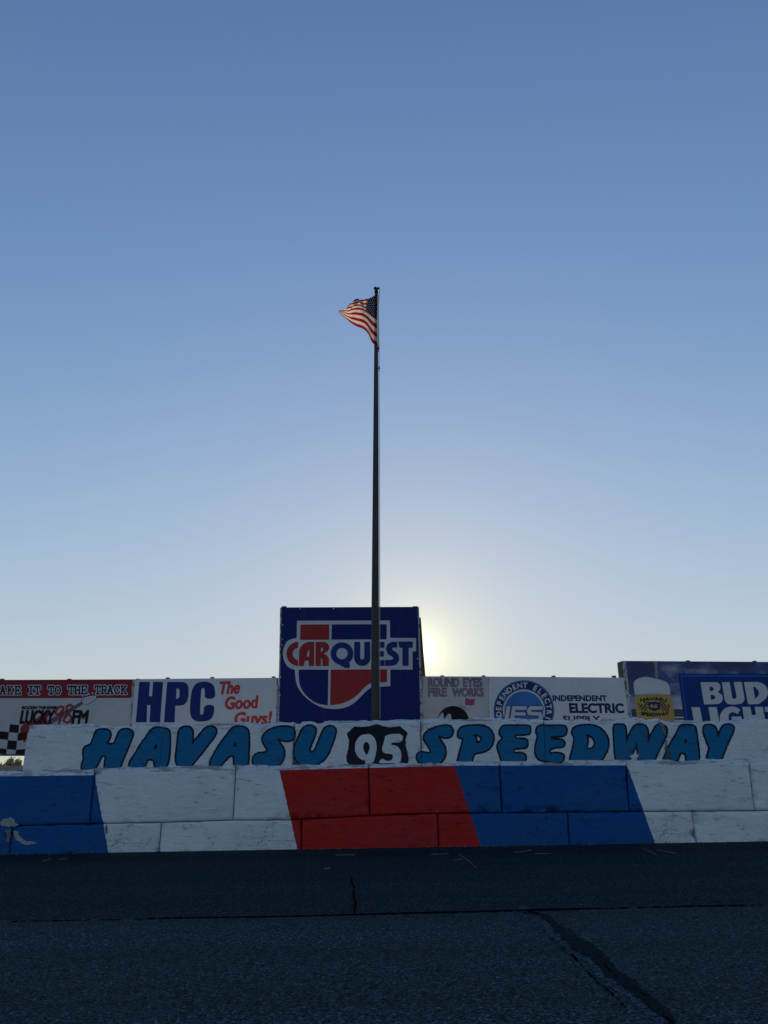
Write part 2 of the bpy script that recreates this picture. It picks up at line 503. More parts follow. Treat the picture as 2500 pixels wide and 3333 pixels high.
# colour bands on the lower courses: lines x = a + b z in the wall plane
BANDS = []
for (xa, ya), (xb, yb) in (((307, 2523), (353, 2775)), ((909, 2507), (967, 2763)), ((1479, 2492), (1563, 2750)), ((2040, 2490), (2132, 2743))):
    q = WALL([xa, xb], [ya, yb]); b_ = (q[1, 0]-q[0, 0])/(q[1, 2]-q[0, 2]); BANDS.append((q[0, 0]-b_*q[0, 2], b_))
C_BLUE = (.002, .082, .275); C_RED = (.44, .016, .013)
def band_mat(name, specks):
    m, n, b = new_mat(name)
    uv = N(n, "ShaderNodeUVMap"); sp = N(n, "ShaderNodeSeparateXYZ"); n.links.new(uv.outputs[0], sp.inputs[0])
    v = objco(n)
    wob = math_(n, 'MULTIPLY', math_(n, 'SUBTRACT', noise_node(n, v, 14, 5, .7), .5), .035)
    x = math_(n, 'ADD', sp.outputs[0], wob)
    cols = [C_BLUE, WHITE, C_RED, C_BLUE, WHITE]; c = cols[0]
    for (a, bb), nx in zip(BANDS, cols[1:]):
        d = math_(n, 'SUBTRACT', x, math_(n, 'ADD', math_(n, 'MULTIPLY', sp.outputs[1], bb), a))
        c = mixc(n, math_(n, 'MULTIPLY', d, 250.0, clamp=True), c, nx)
    concrete_look(n, b, c, specks); return m
M_band = band_mat("banded_paint", .35)
M_band_worn = band_mat("banded_paint_worn", 1.15)

# ------------------------------------------------------------------ ground
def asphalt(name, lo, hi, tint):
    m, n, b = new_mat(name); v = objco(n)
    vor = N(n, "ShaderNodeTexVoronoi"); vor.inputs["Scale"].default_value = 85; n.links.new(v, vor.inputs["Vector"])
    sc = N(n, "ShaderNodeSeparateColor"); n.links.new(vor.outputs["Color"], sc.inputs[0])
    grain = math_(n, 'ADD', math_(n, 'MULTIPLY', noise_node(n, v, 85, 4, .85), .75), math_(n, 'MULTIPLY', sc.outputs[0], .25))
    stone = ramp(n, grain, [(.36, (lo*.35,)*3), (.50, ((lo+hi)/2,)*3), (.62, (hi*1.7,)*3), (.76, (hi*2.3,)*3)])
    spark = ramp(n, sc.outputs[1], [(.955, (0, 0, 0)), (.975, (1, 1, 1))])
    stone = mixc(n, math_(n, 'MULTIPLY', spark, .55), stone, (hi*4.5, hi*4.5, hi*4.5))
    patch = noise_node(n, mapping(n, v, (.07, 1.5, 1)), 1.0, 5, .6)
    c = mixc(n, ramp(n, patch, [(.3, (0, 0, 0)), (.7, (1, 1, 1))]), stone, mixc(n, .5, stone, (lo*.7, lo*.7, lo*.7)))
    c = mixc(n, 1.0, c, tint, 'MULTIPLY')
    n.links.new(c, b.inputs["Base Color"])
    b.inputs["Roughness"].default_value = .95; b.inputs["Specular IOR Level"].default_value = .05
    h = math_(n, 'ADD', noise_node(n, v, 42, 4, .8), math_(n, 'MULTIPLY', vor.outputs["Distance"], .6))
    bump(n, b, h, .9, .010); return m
M_track = asphalt("racing_asphalt", .028, .070, (.62, 1.05, 1.14))
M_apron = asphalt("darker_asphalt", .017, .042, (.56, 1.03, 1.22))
M_crack = plain("crack_shadow", (.002, .002, .002), 1.0); M_crack.node_tree.nodes["Principled BSDF"].inputs["Specular IOR Level"].default_value = 0  # near-black colour stands in for the shade inside cracks and seam
M_crackband = asphalt("groove_shade_asphalt", .010, .022, (.38, 1.05, 1.2))  # darker tone paints in the shading of the crack's groove
M_lip = asphalt("lip_shading_asphalt", .032, .080, (.62, 1, 1.28))  # paler tone paints the raised edge's shading onto a flat sheet
M_scuff = plain("pale_scuff", (.11, .12, .125), .9)
def dirt():
    m, n, b = new_mat("desert_dirt"); v = objco(n)
    c = ramp(n, noise_node(n, v, .6, 8, .65), [(.3, (.20, .155, .11)), (.7, (.30, .24, .18))])
    n.links.new(c, b.inputs["Base Color"]); b.inputs["Roughness"].default_value = 1.0
    bump(n, b, noise_node(n, v, 14, 5, .7), .5, .03); return m
M_dirt = dirt()

def ground_mesh():
    xs = [-2500, -600, -150, -60, -40, -20, 0, 20, 40, 60, 150, 600, 2500]; ys = [-400, -60, 0, 12, 40, 150, 600, 2500]
    V = [(x, y, gz(max(-40, min(40, x)))-.004) for y in ys for x in xs]; n = len(xs)
    F = [[j*n+i, j*n+i+1, (j+1)*n+i+1, (j+1)*n+i] for j in range(len(ys)-1) for i in range(n-1)]
    return prop(mesh("ground", V, F, M_dirt), "flat desert ground stretching away beyond the boards", None, None, "structure")
ground_mesh()
def strip_mesh(name, ya, yb, zoff, mat):
    xs = np.linspace(-38, 38, 39)
    V = [(x, ya(x), gz(x)+zoff) for x in xs]+[(x, yb(x), gz(x)+zoff) for x in xs]; n = len(xs)
    F = [[i, i+1, n+i+1, n+i] for i in range(n-1)]
    return mesh(name, V, F, mat)
sq = GROUND([0, 1250, 2500], [2999, 2973, 2946]); sa = np.polyfit(sq[:, 0], sq[:, 1], 1)
seam = lambda x: sa[0]*x+sa[1]
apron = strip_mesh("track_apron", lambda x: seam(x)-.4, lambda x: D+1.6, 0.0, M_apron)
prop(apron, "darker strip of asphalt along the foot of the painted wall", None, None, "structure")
track = strip_mesh("track", lambda x: -45.0, seam, .006, M_track)
prop(track, "grey racing asphalt in the foreground with a diagonal crack", None, None, "structure")
def G(o): return lambda px, py, f: GROUND(px, py, o)
# seam and cracks in the asphalt
sheet("seam", off(cap([(40, 2998, 1.2), (420, 2991, 1.0), (560, 2987, 1.8), (900, 2982, 1.6), (1250, 2973, 2.0), (1700, 2962, 1.6), (1760, 2960, 2.6), (1980, 2956, 1.0), (2240, 2949, 1.6), (2500, 2945, .9)]), 0, 1.0, 9), 2.2, G(.011), 0, M_crack, track)
sheet("crack", off(cap([(1146, 2852, 1.5), (1144, 2872, 2.5), (1153, 2886, 2.5), (1151, 2910, 2.5), (1156, 2940, 3.0), (1153, 2970, 3.0)]), 0, 2.0, 8), 1.6, G(.006), 0, M_crack, apron)
big = [(1722, 2962, 5), (1780, 2985, 7), (1830, 3030, 11), (1870, 3065, 13), (1935, 3100, 14), (1975, 3150, 15), (2020, 3185, 16), (2080, 3225, 12), (2120, 3262, 14), (2165, 3300, 10), (2200, 3345, 9)]
sheet("lip_shading", off(cap([(x-16, y+6, r+14) for x, y, r in big]), 0, 9, 22), 3.0, G(.0085), 0, M_lip, track)
sheet("crack", off(cap([(x, y, r*1.35) for x, y, r in big]), 0, 14, 15), 2.0, G(.0105), 0, M_crackband, track)
sheet("crack", off(cap([(1722, 2962, 1.5), (1780, 2988, .2), (1840, 3042, -1), (1890, 3078, -1), (1950, 3112, -1), (1990, 3165, 1), (2040, 3200, -1), (2090, 3232, 0), (2130, 3262, .5), (2150, 3295, .5), (2185, 3325, 2.5), (2210, 3350, 3)]), 0, 4, 12), 1.6, G(.0125), 0, M_crack, track)
sheet("crack", off(cap([(1700, 2966, 1), (1745, 2992, 1), (1775, 3030, 1), (1820, 3075, .2), (1862, 3105, 1.2), (1900, 3150, 2), (1950, 3200, 1), (1990, 3230, 2.5), (2022, 3262, 1), (2070, 3330, .2)]), 0, 3.5, 12), 1.6, G(.0125), 0, M_crack, track)
for a in ([(1092, 2783.5, 1.2), (1155, 2781.5, 1.3)], [(1056, 2827, 2.2), (1073, 2826, 2.0)], [(1404, 2781, 1.1), (1460, 2778.5, 1.4)], [(1672, 2774, .9), (1700, 2772, 1.0), (1730, 2766, 1.2)],
          [(1742, 2778.5, .9), (1792, 2778, 1.0)], [(1492, 2778, .8), (1530, 2805, .9), (1552, 2826, .7)], [(140, 2802, 1.2), (165, 2795, .8)], [(190, 2797, .8), (218, 2795, 1.2)],
          [(2095, 2762, .7), (2135, 2780, .8)], [(2140, 2766, .7), (2200, 2777, .9)], [(1476, 2800, .7), (1505, 2796, .9)]):
    sheet("scuff", off(cap(a), .2, .6, 7), 1.0, G(.004), 0, M_scuff, apron)

# ------------------------------------------------------------------ concrete blocks
def noise3(a, b, s=0): return fbm(np.array(a)+s*13.7, np.array(b)+s*7.1, 3)
BLK = 0
def block(label, xt0, xt1, xb0, xb1, ytop, ybot, plane, mats, ledge=None, ledge_back=0.0, ragged=0.0, depth=.6, endcap=(False, False), group="painted concrete blocks stacked in the wall"):
    """one cast block; front follows the measured lines, worn rounded arrises, optional chipped sloping ledge along its head"""
    global BLK
    BLK += 1; seed = BLK*3.17
    g = 1.5
    nu = max(12, int((xt1-xt0)/7)); nv = 22
    us = np.unique(np.concatenate([[0, .004, .010, .02], np.linspace(.03, .97, nu), [.98, .990, .996, 1]]))
    vs = np.unique(np.concatenate([[0, .015, .04, .08], np.linspace(.13, .87, nv), [.92, .96, .985, 1]]))
    U, Vv = np.meshgrid(us, vs)
    def px_of(U, Vv, gap):
        bx = xb0+gap+U*(xb1-xb0-2*gap); tx = xt0+gap+U*(xt1-xt0-2*gap)
        by = ybot(bx)-(gap if gap else 0); ty = ytop(tx)+(gap*.6 if ledge is None and not ragged else 0)
        return bx+(tx-bx)*Vv, by+(ty-by)*Vv
    X, Y = px_of(U, Vv, g)
    P0 = plane(X.ravel(), Y.ravel())
    Wm = (xt1-xt0)*plane.o[1]*.95/FPX; Hm = Wm*.38
    eu = np.minimum(U, 1-U)*Wm
    ev = np.minimum(Vv, 1-Vv if ledge is None else 1.0)*Hm
    e = np.minimum(eu, ev).ravel()
    n1 = fbm(P0[:, 0]*6+seed, P0[:, 2]*6+seed, 4); n2 = fbm(P0[:, 0]*17+seed, P0[:, 2]*17, 3)
    dent = .024*np.clip(1-e/.035, 0, 1)**2*(.35+1.3*n1)
    dent += np.where(n1 > .60, (n1-.60)*.35, 0)*np.clip(1-e/.10, 0, 1)
    dent += .006*(fbm(P0[:, 0]*1.6+seed, P0[:, 2]*1.6, 2)-.5)+.003*(n2-.5)
    pts = P0.copy(); pts -= plane.n*dent[:, None]
    if ragged:
        topm = np.clip((Vv.ravel()-.93)/.07, 0, 1)
        pts[:, 2] += topm*ragged*(fbm(P0[:, 0]*7+seed, P0[:, 2]*0+3, 4)-.55)*2.2
    rows, cols = U.shape
    V = [pts]; mi = []; F = []
    uvs = [P0[:, [0, 2]]]
    for j in range(rows-1):
        for i in range(cols-1):
            a = j*cols+i; F.append([a, a+1, a+cols+1, a+cols]); mi.append(0)
    last = (rows-1)*cols; nn = rows*cols
    if ledge is not None:
        topx = X[-1]; K = 5
        lo = pts[last:last+cols]; hiP = plane(topx, ledge(topx)); hiP[:, 1] = hiP[:, 1]
        # the ledge line was measured where the slope meets the row behind
        hb = Plane(plane.o[1]+ledge_back)(topx, ledge(topx))
        hb[:, 2] += .030*(fbm(hb[:, 0]*5+seed, hb[:, 0]*0, 5)-.55)*2-np.where(fbm(hb[:, 0]*3.1+seed*2, hb[:, 0]*0+9, 3) > .68, .03, 0)
        for k in range(1, K+1):
            t = k/K; tt = t
            q = lo*(1-tt)+hb*tt
            nz = fbm(q[:, 0]*12+seed, q[:, 2]*12+k, 3)-.5
            q[:, 1] += .045*nz*math.sin(math.pi*t); q[:, 2] += .030*nz*math.sin(math.pi*t)
            V.append(q); uvs.append(q[:, [0, 2]])
            base = nn+(k-1)*cols; prev = last if k == 1 else base-cols
            for i in range(cols-1):
                F.append([prev+i, prev+i+1, base+i+1, base+i]); mi.append(1)
        last = nn+(K-1)*cols; nn += K*cols
    # sides, head and back
    ring = [i for i in range(cols)]+[j*cols+cols-1 for j in range(1, rows)]
    if ledge is not None: ring += [rows*cols+k*cols+cols-1 for k in range(K)]
    ring += [last+i for i in range(cols-2, -1, -1)]
    if ledge is not None: ring += [rows*cols+k*cols for k in range(K-2, -1, -1)]+[(rows-1)*cols]
    ring += [j*cols for j in range(rows-2, 0, -1)]
    allv = np.vstack(V); rp = allv[ring].copy()
    yb = plane.o[1]
    mid = rp.copy(); cx = rp[:, 0].mean()
    gm = g*plane.o[1]/FPX*.92
    mid[:, 0] += np.where(rp[:, 0] > cx, 1, -1)*np.where(np.abs(rp[:, 0]-cx) > (Wm/2-.05), gm, 0)
    mid[:, 1] = yb+.42; back = mid.copy(); back[:, 1] = yb+depth
    L = len(ring); V += [mid, back]; uvs += [mid[:, [0, 2]], back[:, [0, 2]]]
    sidem = 0
    for i in range(L):
        j = (i+1) % L
        F.append([ring[i], nn+i, nn+j, ring[j]]); mi.append(sidem if ledge is not None else 0)
        F.append([nn+i, nn+L+i, nn+L+j, nn+j]); mi.append(sidem)
    F.append([nn+L+i for i in range(L)]); mi.append(sidem)
    allv = np.vstack(V)
    base = (float(allv[:, 0].mean()), yb+depth/2, float(allv[:, 2].min()))
    o = mesh("concrete_block", allv, F, mats, None, mi, False, np.vstack(uvs), base)
    me = o.data
    me.polygons.foreach_set('use_smooth', [len(p.vertices) == 4 and k < (rows-1)*(cols-1) for k, p in enumerate(me.polygons)])
    prop(o, label, "concrete block", group)
    return o

below_ground = lambda x: L_base(x)+9
B_bot = {}
for lab, a, b, c, d in (
    ("blue bottom-row block cut by the left edge of the photo", -400, 40, -410, 28),
    ("bottom-row block painted blue with a white right end and peeled patches", 40, 524, 28, 516),
    ("white pitted bottom-row block ending in a thin red sliver", 524, 982, 516, 979),
    ("bottom-row block painted red along its whole length", 982, 1425, 979, 1428),
    ("bottom-row block split between a short red end and blue", 1425, 1848, 1428, 1855),
    ("bottom-row block painted blue with a white right end beside a jagged joint", 1848, 2253, 1855, 2271),
    ("all-white bottom-row block at the right edge of the photo", 2253, 2700, 2271, 2722)):
    B_bot[a] = block(lab, a, b, c, d, L_bed, below_ground, WALL, [M_band_worn])
B_mid = {}
for lab, a, b, c, d in (
    ("blue middle-row block at the left edge below the end of the lettered row", -150, 306, -168, 290),
    ("long white middle-row block with a narrow blue wedge at its left end", 306, 766, 290, 758),
    ("middle-row block half white and half red with a slanted colour edge", 766, 1199, 758, 1204),
    ("middle-row block mostly red with a blue right end", 1199, 1626, 1204, 1636),
    ("middle-row block painted wholly blue", 1626, 2040, 1636, 2049),
    ("white middle-row block with a blue wedge at its left end below the last letters", 2040, 2441, 2049, 2457),
    ("white middle-row block cut by the right edge of the photo", 2441, 2860, 2457, 2890)):
    B_mid[a] = block(lab, a, b, c, d, L_edge, L_bed, WALL, [M_band, M_ledge], L_ledge, .075)

JT = [(92, 66), (530, 521), (957, 954), (1370, 1372), (1770, 1776), (2146, 2196), (2640, 2660)]
UL = ["white top-row block at the wall's left end with a blue letter H",
      "white top-row block with the letters V, A and S",
      "white top-row block with the letter U and a black road shield numbered 95",
      "white top-row block with the letters S, P and E",
      "white top-row block with the letters D and W",
      "white top-row block with the last letters A and Y and a blank right end"]
upper = []
for k in range(6):
    (a, c), (b, d) = JT[k], JT[k+1]
    upper.append(block(UL[k], a, b, c, d, lambda x: L_top(x)+9, lambda x: L_ledge(x)+17, UPPER, [M_white, M_ledge], L_top, .06, 0.0, .52))

def joint(k):
    (a, c) = JT[k]; y0, y1 = 2352.0, 2500.0
    return lambda Y: a+(np.asarray(Y, float)-y0)/(y1-y0)*(c-a)
def pieces(shape):
    """cut a painted shape at the joints between the top-row blocks"""
    for k in range(6):
        l = joint(k); r = joint(k+1)
        if shape.bb[2] < min(l(2352.), l(2500.)) or shape.bb[0] > max(r(2352.), r(2500.)): continue
        yield upper[k], between(shape, lambda Y, l=l: l(Y)+.8, lambda Y, r=r: r(Y)-.8)

ZA = 1659/400; ZB = 1659/440
LET = [
 ("H", 250, ZA, 700, [[(255,200),(270,165),(310,148),(380,145),(430,160),(452,190),(445,235),(400,335),(410,348),(500,348),(520,320),(570,190),(600,155),(650,142),(710,150),(745,175),(752,210),(735,260),(690,370),(640,490),(580,640),(570,720),(385,720),(385,600),(405,490),(330,488),(320,520),(270,620),(225,700),(200,730),(90,730),(75,660),(75,615),(95,570),(105,520),(92,470),(95,420),(120,380),(195,350),(215,310)]]),
 ("A", 250, ZA, 662, [[(715,700),(715,600),(745,545),(800,470),(860,360),(950,240),(1010,150),(1050,130),(1110,122),(1230,145),(1245,180),(1252,260),(1250,400),(1240,520),(1225,590),(1200,640),(1140,675),(1070,660),(1055,600),(1045,540),(950,540),(930,580),(890,700)],[(1085,306),(1090,408),(1020,408)]]),
 ("V", 600, ZA, 636, [[(-107,560),(-105,480),(-87,350),(-77,210),(-62,150),(-22,118),(28,108),(75,118),(100,150),(108,200),(98,356),(104,352),(170,270),(262,158),(300,120),(340,108),(390,112),(422,140),(425,185),(400,235),(340,310),(260,420),(170,530),(110,600),(50,690),(-50,690),(-95,605)]]),
 ("A", 600, ZA, 655, [[(355,590),(365,555),(400,490),(450,400),(540,270),(620,170),(660,125),(700,110),(790,110),(840,135),(862,180),(865,300),(860,450),(860,560),(850,610),(825,645),(740,655),(700,645),(680,610),(675,480),(610,490),(560,540),(510,600),(440,680),(365,680)],[(692,292),(718,376),(648,376)]]),
 ("S", 600, ZA, 646, [[(1465,270),(1420,290),(1360,290),(1300,270),(1255,258),(1252,275),(1290,340),(1330,390),(1342,450),(1335,530),(1300,590),(1250,640),(1180,690),(970,690),(935,600),(930,550),(950,500),(990,470),(1080,462),(1125,450),(1130,410),(1090,350),(1060,290),(1065,240),(1100,190),(1160,150),(1240,120),(1330,108),(1420,110),(1460,130),(1478,160),(1480,230)]]),
 ("U", 920, ZA, 640, [[(160,400),(185,330),(230,230),(265,150),(300,115),(350,95),(400,100),(435,125),(442,165),(425,230),(375,350),(355,410),(365,450),(400,462),(440,430),(470,360),(520,230),(560,150),(590,115),(640,100),(690,115),(712,145),(710,190),(690,260),(650,370),(610,470),(560,540),(490,590),(400,625),(310,630),(250,610),(190,560),(162,500)]]),
 ("S", 1340, ZA, 600, [[(75,520),(85,480),(120,450),(180,465),(240,470),(268,450),(265,420),(230,360),(180,290),(170,250),(185,200),(240,155),(330,118),(430,95),(500,98),(540,120),(550,170),(535,220),(500,248),(420,245),(370,220),(355,225),(365,265),(410,330),(445,390),(450,450),(440,520),(400,570),(340,620),(150,630),(95,570)]]),
 ("P", 1340, ZA, 576, [[(632,250),(632,180),(660,130),(720,105),(820,95),(930,95),(1000,110),(1060,150),(1095,210),(1100,280),(1080,350),(1030,410),(960,440),(850,455),(820,500),(795,600),(790,650),(600,650),(630,560),(660,450),(690,340),(705,255),(680,250)],[(795,206),(900,208),(942,238),(950,282),(928,320),(872,336),(866,290),(858,240)]]),
 ("E", 1340, ZA, 570, [[(1195,180),(1205,130),(1240,100),(1320,97),(1570,97),(1595,115),(1595,170),(1575,205),(1375,205),(1380,215),(1395,275),(1530,275),(1555,300),(1560,340),(1545,375),(1520,385),(1365,395),(1360,468),(1500,470),(1530,490),(1535,530),(1505,650),(1235,650),(1205,500),(1170,410),(1165,370),(1180,320),(1225,285),(1235,240),(1200,215)]]),
 ("E", 1640, ZA, 590, [[(445,150),(460,115),(500,95),(600,98),(800,98),(835,115),(840,160),(825,205),(800,225),(615,232),(645,285),(780,285),(810,310),(812,350),(790,370),(700,375),(610,405),(605,475),(720,465),(780,475),(805,500),(800,550),(770,575),(700,590),(620,570),(480,550),(440,490),(430,420),(440,340),(470,230),(460,205),(445,185)]]),
 ("D", 1640, ZA, 556, [[(930,210),(935,150),(960,115),(1040,95),(1120,88),(1220,95),(1300,130),(1360,190),(1400,270),(1405,350),(1390,420),(1350,500),(1300,560),(1260,650),(880,650),(905,530),(940,400),(970,240)],[(1092,204),(1160,212),(1218,258),(1245,320),(1224,384),(1172,414),(1110,410),(1112,370),(1126,310),(1128,250)]]),
 ("W", 1980, ZB, 502, [[(72,90),(90,75),(180,75),(205,100),(212,180),(216,308),(220,306),(250,230),(300,120),(330,85),(380,72),(440,80),(475,120),(482,200),(485,304),(490,300),(530,200),(580,100),(620,75),(670,85),(708,110),(712,150),(690,240),(640,330),(590,430),(540,560),(388,560),(368,430),(355,278),(349,278),(310,380),(248,500),(222,560),(115,560),(90,450),(82,330),(75,200)]]),
 ("A", 1980, ZB, 512, [[(680,500),(700,460),(740,370),(790,270),(850,170),(880,100),(910,80),(1000,80),(1050,90),(1070,130),(1085,250),(1105,400),(1110,560),(960,560),(965,420),(880,405),(860,460),(830,560),(700,560)],[(957,218),(972,306),(914,304)]]),
 ("Y", 1980, ZB, 507, [[(1175,115),(1190,85),(1240,78),(1290,90),(1320,125),(1343,240),(1348,236),(1375,160),(1405,95),(1450,72),(1510,78),(1535,100),(1530,150),(1490,230),(1440,340),(1390,470),(1350,570),(1210,570),(1220,450),(1250,370),(1230,310),(1200,230),(1175,160)]]),
]
for ch, ox, sc, clip, loops in LET:
    y_end = 2340+clip/sc
    blue = poly(*loops, o=(ox, 2340), s=sc, smooth=2)
    dark = off(blue, 6.4, 1.1, 5); blue = off(blue, .3, .9, 5)
    lim = lambda X, y=y_end: np.full(np.shape(X), y)
    rims = {}
    for bl, sh in pieces(below(dark, lim)):
        rims[bl.name] = sheet("letter", sh, 1.5, UPPER, .003, M_letterblack, bl)
    for bl, sh in pieces(below(blue, lim)):
        sheet("letter_fill", sh, 1.5, UPPER, .006, M_letterblue, rims.get(bl.name) or bl)
shield = poly([(770,240),(840,178),(900,182),(975,175),(1043,156),(1100,175),(1170,187),(1250,175),(1320,235),(1302,290),(1300,350),(1318,410),(1327,460),(1325,505),(1295,540),(1240,560),(880,560),(800,528),(768,495),(768,440),(785,370),(790,310)], o=(850, 2300), s=2.765)
shield = below(off(shield, 0, 1.0, 5), lambda X: L_ledge(X)+4)
for bl, sh in pieces(shield): shield_o = sheet("shield", sh, 1.5, UPPER, .003, M_letterblack, bl)
nine = poly([(975,390),(980,330),(1010,265),(1060,220),(1120,205),(1180,205),(1230,240),(1260,300),(1272,380),(1262,460),(1245,530),(1225,590),(1180,602),(1160,650),(1100,640),(1118,600),(1115,565),(1060,550),(1010,505),(982,450)], [(1130,305),(1165,330),(1180,380),(1165,430),(1137,495),(1100,440),(1085,380),(1095,330)], o=(920, 2340), s=ZA, smooth=1)
five = poly([(1385,208),(1628,198),(1615,315),(1480,318),(1462,330),(1462,352),(1530,360),(1580,400),(1605,470),(1600,560),(1575,590),(1500,610),(1420,620),(1350,610),(1290,585),(1345,528),(1390,565),(1440,570),(1480,545),(1492,500),(1470,470),(1375,468),(1340,420),(1345,380),(1370,310)], o=(920, 2340), s=ZA, smooth=1)
for sh0 in (nine, five):
    for bl, sh in pieces(below(off(sh0, 0, .7, 5), lambda X: L_ledge(X)+1)): sheet("numeral", sh, 1.4, UPPER, .006, M_white, shield_o)

# broken and bare places on the wall
def patch(pts, o, s, plane, mat, parent, rough=3.0, offm=.008, name="bare_patch"):
    return sheet(name, off(poly(pts, o=o, s=s, smooth=1), 0, rough, 6), 1.3, plane, offm, mat, parent)
patch([(150,560),(215,600),(300,640),(345,655),(300,680),(180,655),(150,640)], (920, 2340), ZA, UPPER, M_chip, upper[2], 2.5, .009, "broken_corner")
patch([(605,40),(650,30),(680,80),(700,160),(712,215),(690,205),(650,120)], (1980, 2340), ZB, UPPER, M_bare, upper[5], 2, .010, "broken_corner")
patch([(690,360),(725,300),(740,420),(760,480),(720,500)], (1980, 2340), ZB, UPPER, M_chip, upper[5], 2, .010, "broken_corner")
patch([(800,510),(870,505),(880,545),(820,560)], (1980, 2340), ZB, UPPER, M_letterblack, upper[5], 1.5, .011, "broken_corner")
M_peel = plain("weathered_green_grey_paint", (.27, .31, .29), .9, 0, .45, 26)
M_oldred = plain("faded_old_red_paint", (.20, .13, .15), .9, 0, .4, 22)
patch([(0,1680),(30,1620),(130,1610),(150,1660),(200,1690),(120,1710),(20,1705)], (0, 2150), 3.16, WALL, M_peel, B_mid[-150], 5, .004)
patch([(140,1740),(190,1760),(210,1820),(280,1860),(385,1870),(340,1890),(240,1895),(170,1850),(140,1800)], (0, 2150), 3.16, WALL, M_peel, B_bot[40], 4, .004)
patch([(50,1740),(105,1730),(110,1790),(90,1870),(60,1860),(75,1800)], (0, 2150), 3.16, WALL, M_oldred, B_bot[-400], 3, .004)
patch([(1085,1690),(1100,1680),(1110,1740),(1095,1800),(1080,1760)], (0, 2150), 3.16, WALL, M_bare, B_bot[40], 2, .004)

# grit gathered along the foot of the wall
def grit():
    V = []; F = []
    rr = random.Random(3)
    for i in range(1100):
        x = rr.uniform(-6.4, 6.4); y = D-abs(rr.gauss(0, .06))-.008; r = rr.uniform(.002, .008)
        if rr.random() < .06: y -= rr.uniform(0, .9)
        b = len(V); c = (x, y, gz(x)+r*.5)
        for dx, dy, dz in ((1, 0, 0), (0, 1, 0), (-1, 0, 0), (0, -1, 0), (0, 0, .8), (0, 0, -.6)):
            k = r*rr.uniform(.7, 1.3); V.append((c[0]+dx*k, c[1]+dy*k, c[2]+dz*k))
        for p in ((0, 1, 4), (1, 2, 4), (2, 3, 4), (3, 0, 4), (1, 0, 5), (2, 1, 5), (3, 2, 5), (0, 3, 5)): F.append([b+q for q in p])
    return prop(mesh("grit", V, F, plain("grit_stone", (.16, .15, .135), .95, 0, .4, 3)), "loose grit gathered along the foot of the wall", "grit", None, "stuff")
grit()

# ------------------------------------------------------------------ advertising boards beyond the wall
YS = 13.8
P_mid = Plane(YS, 0.0)
xl = P_mid(905, 2300)[0]; P_left = Plane(YS+.02, 5.0, xl[0])
xr = P_mid(1372, 2300)[0]; P_right = Plane(YS+.02, 0.0, xr[0])
a_ = R(-5.5); P_right.u = np.array([math.cos(a_), -math.sin(a_), 0]); P_right.n = np.array([-math.sin(-a_)*-1*-1, -math.cos(a_), 0]); P_right.n = np.array([math.sin(a_)*1.0, -math.cos(a_), 0])
P_left.n = np.array([math.sin(R(-5))*-1, -math.cos(R(5)), 0])
# left boards fall away to the left, right boards to the right: fix the normals from the run of each plane
def run_plane(x0, y0, slope):
    p = Plane(y0, 0, x0); u = np.array([1, slope, 0.0]); u /= np.linalg.norm(u); p.u = u; p.n = np.array([u[1], -u[0], 0]); return p
P_left = run_plane(xl[0], YS+.02, -.085)
P_right = run_plane(xr[0], YS+.02, .085)
P_car = run_plane(xl[0], YS+.03, -.03)
xb = P_right(2035, 2300)[0]; P_bud = run_plane(xb[0], xb[1]+.03, .05)

def board(label, corners, plane, mat, thick=.03, posts=(), post_top=None, post_w=.06, name="advertising_board", cat="sign"):
    f = plane(*zip(*corners))
    cx = f[:, 0].mean(); base = (cx, f[:, 1].mean()+.05, gz(cx))
    root = empty(name, base, label, cat, "advertising boards along the track")
    slab("panel", f, -plane.n*thick, mat, root)
    for px in posts:                      # posts behind the panel, their heads just showing over it
        t = plane(px, (post_top(px) if post_top else corners[0][1])-4, -thick-.006)[0]
        w2 = plane.u*post_w/2; bk = -plane.n*post_w
        z0 = gz(t[0])-.3
        fr = np.array([t-w2, [*(t-w2)[:2], z0], [*(t+w2)[:2], z0], t+w2])
        slab("post", fr, bk, M_darkmetal, root)
    return root
def strip(root, plane, x0, y0, x1, y1, w0, w1, mat=None, offm=.004, name="edge_trim"):
    f = plane([x0-w0/2, x1-w1/2, x1+w1/2, x0+w0/2], [y0, y1, y1, y0], offm)
    return slab(name, f, -plane.n*(offm-.001), mat or M_edge, root)
def screws(root, plane, pts, r=.012):
    for x, y in pts:
        c = plane(x, y, .004)[0]
        v, f = ball(c, r, 1, .5, 1, 8, 6); mesh("screw", v, f, M_screw, root, smooth=True)
def paint(root, shape, mat, plane, name="lettering", step=1.3, lay=1, label=None):
    return sheet(name, shape, step, plane, .0022*lay, mat, root, label)

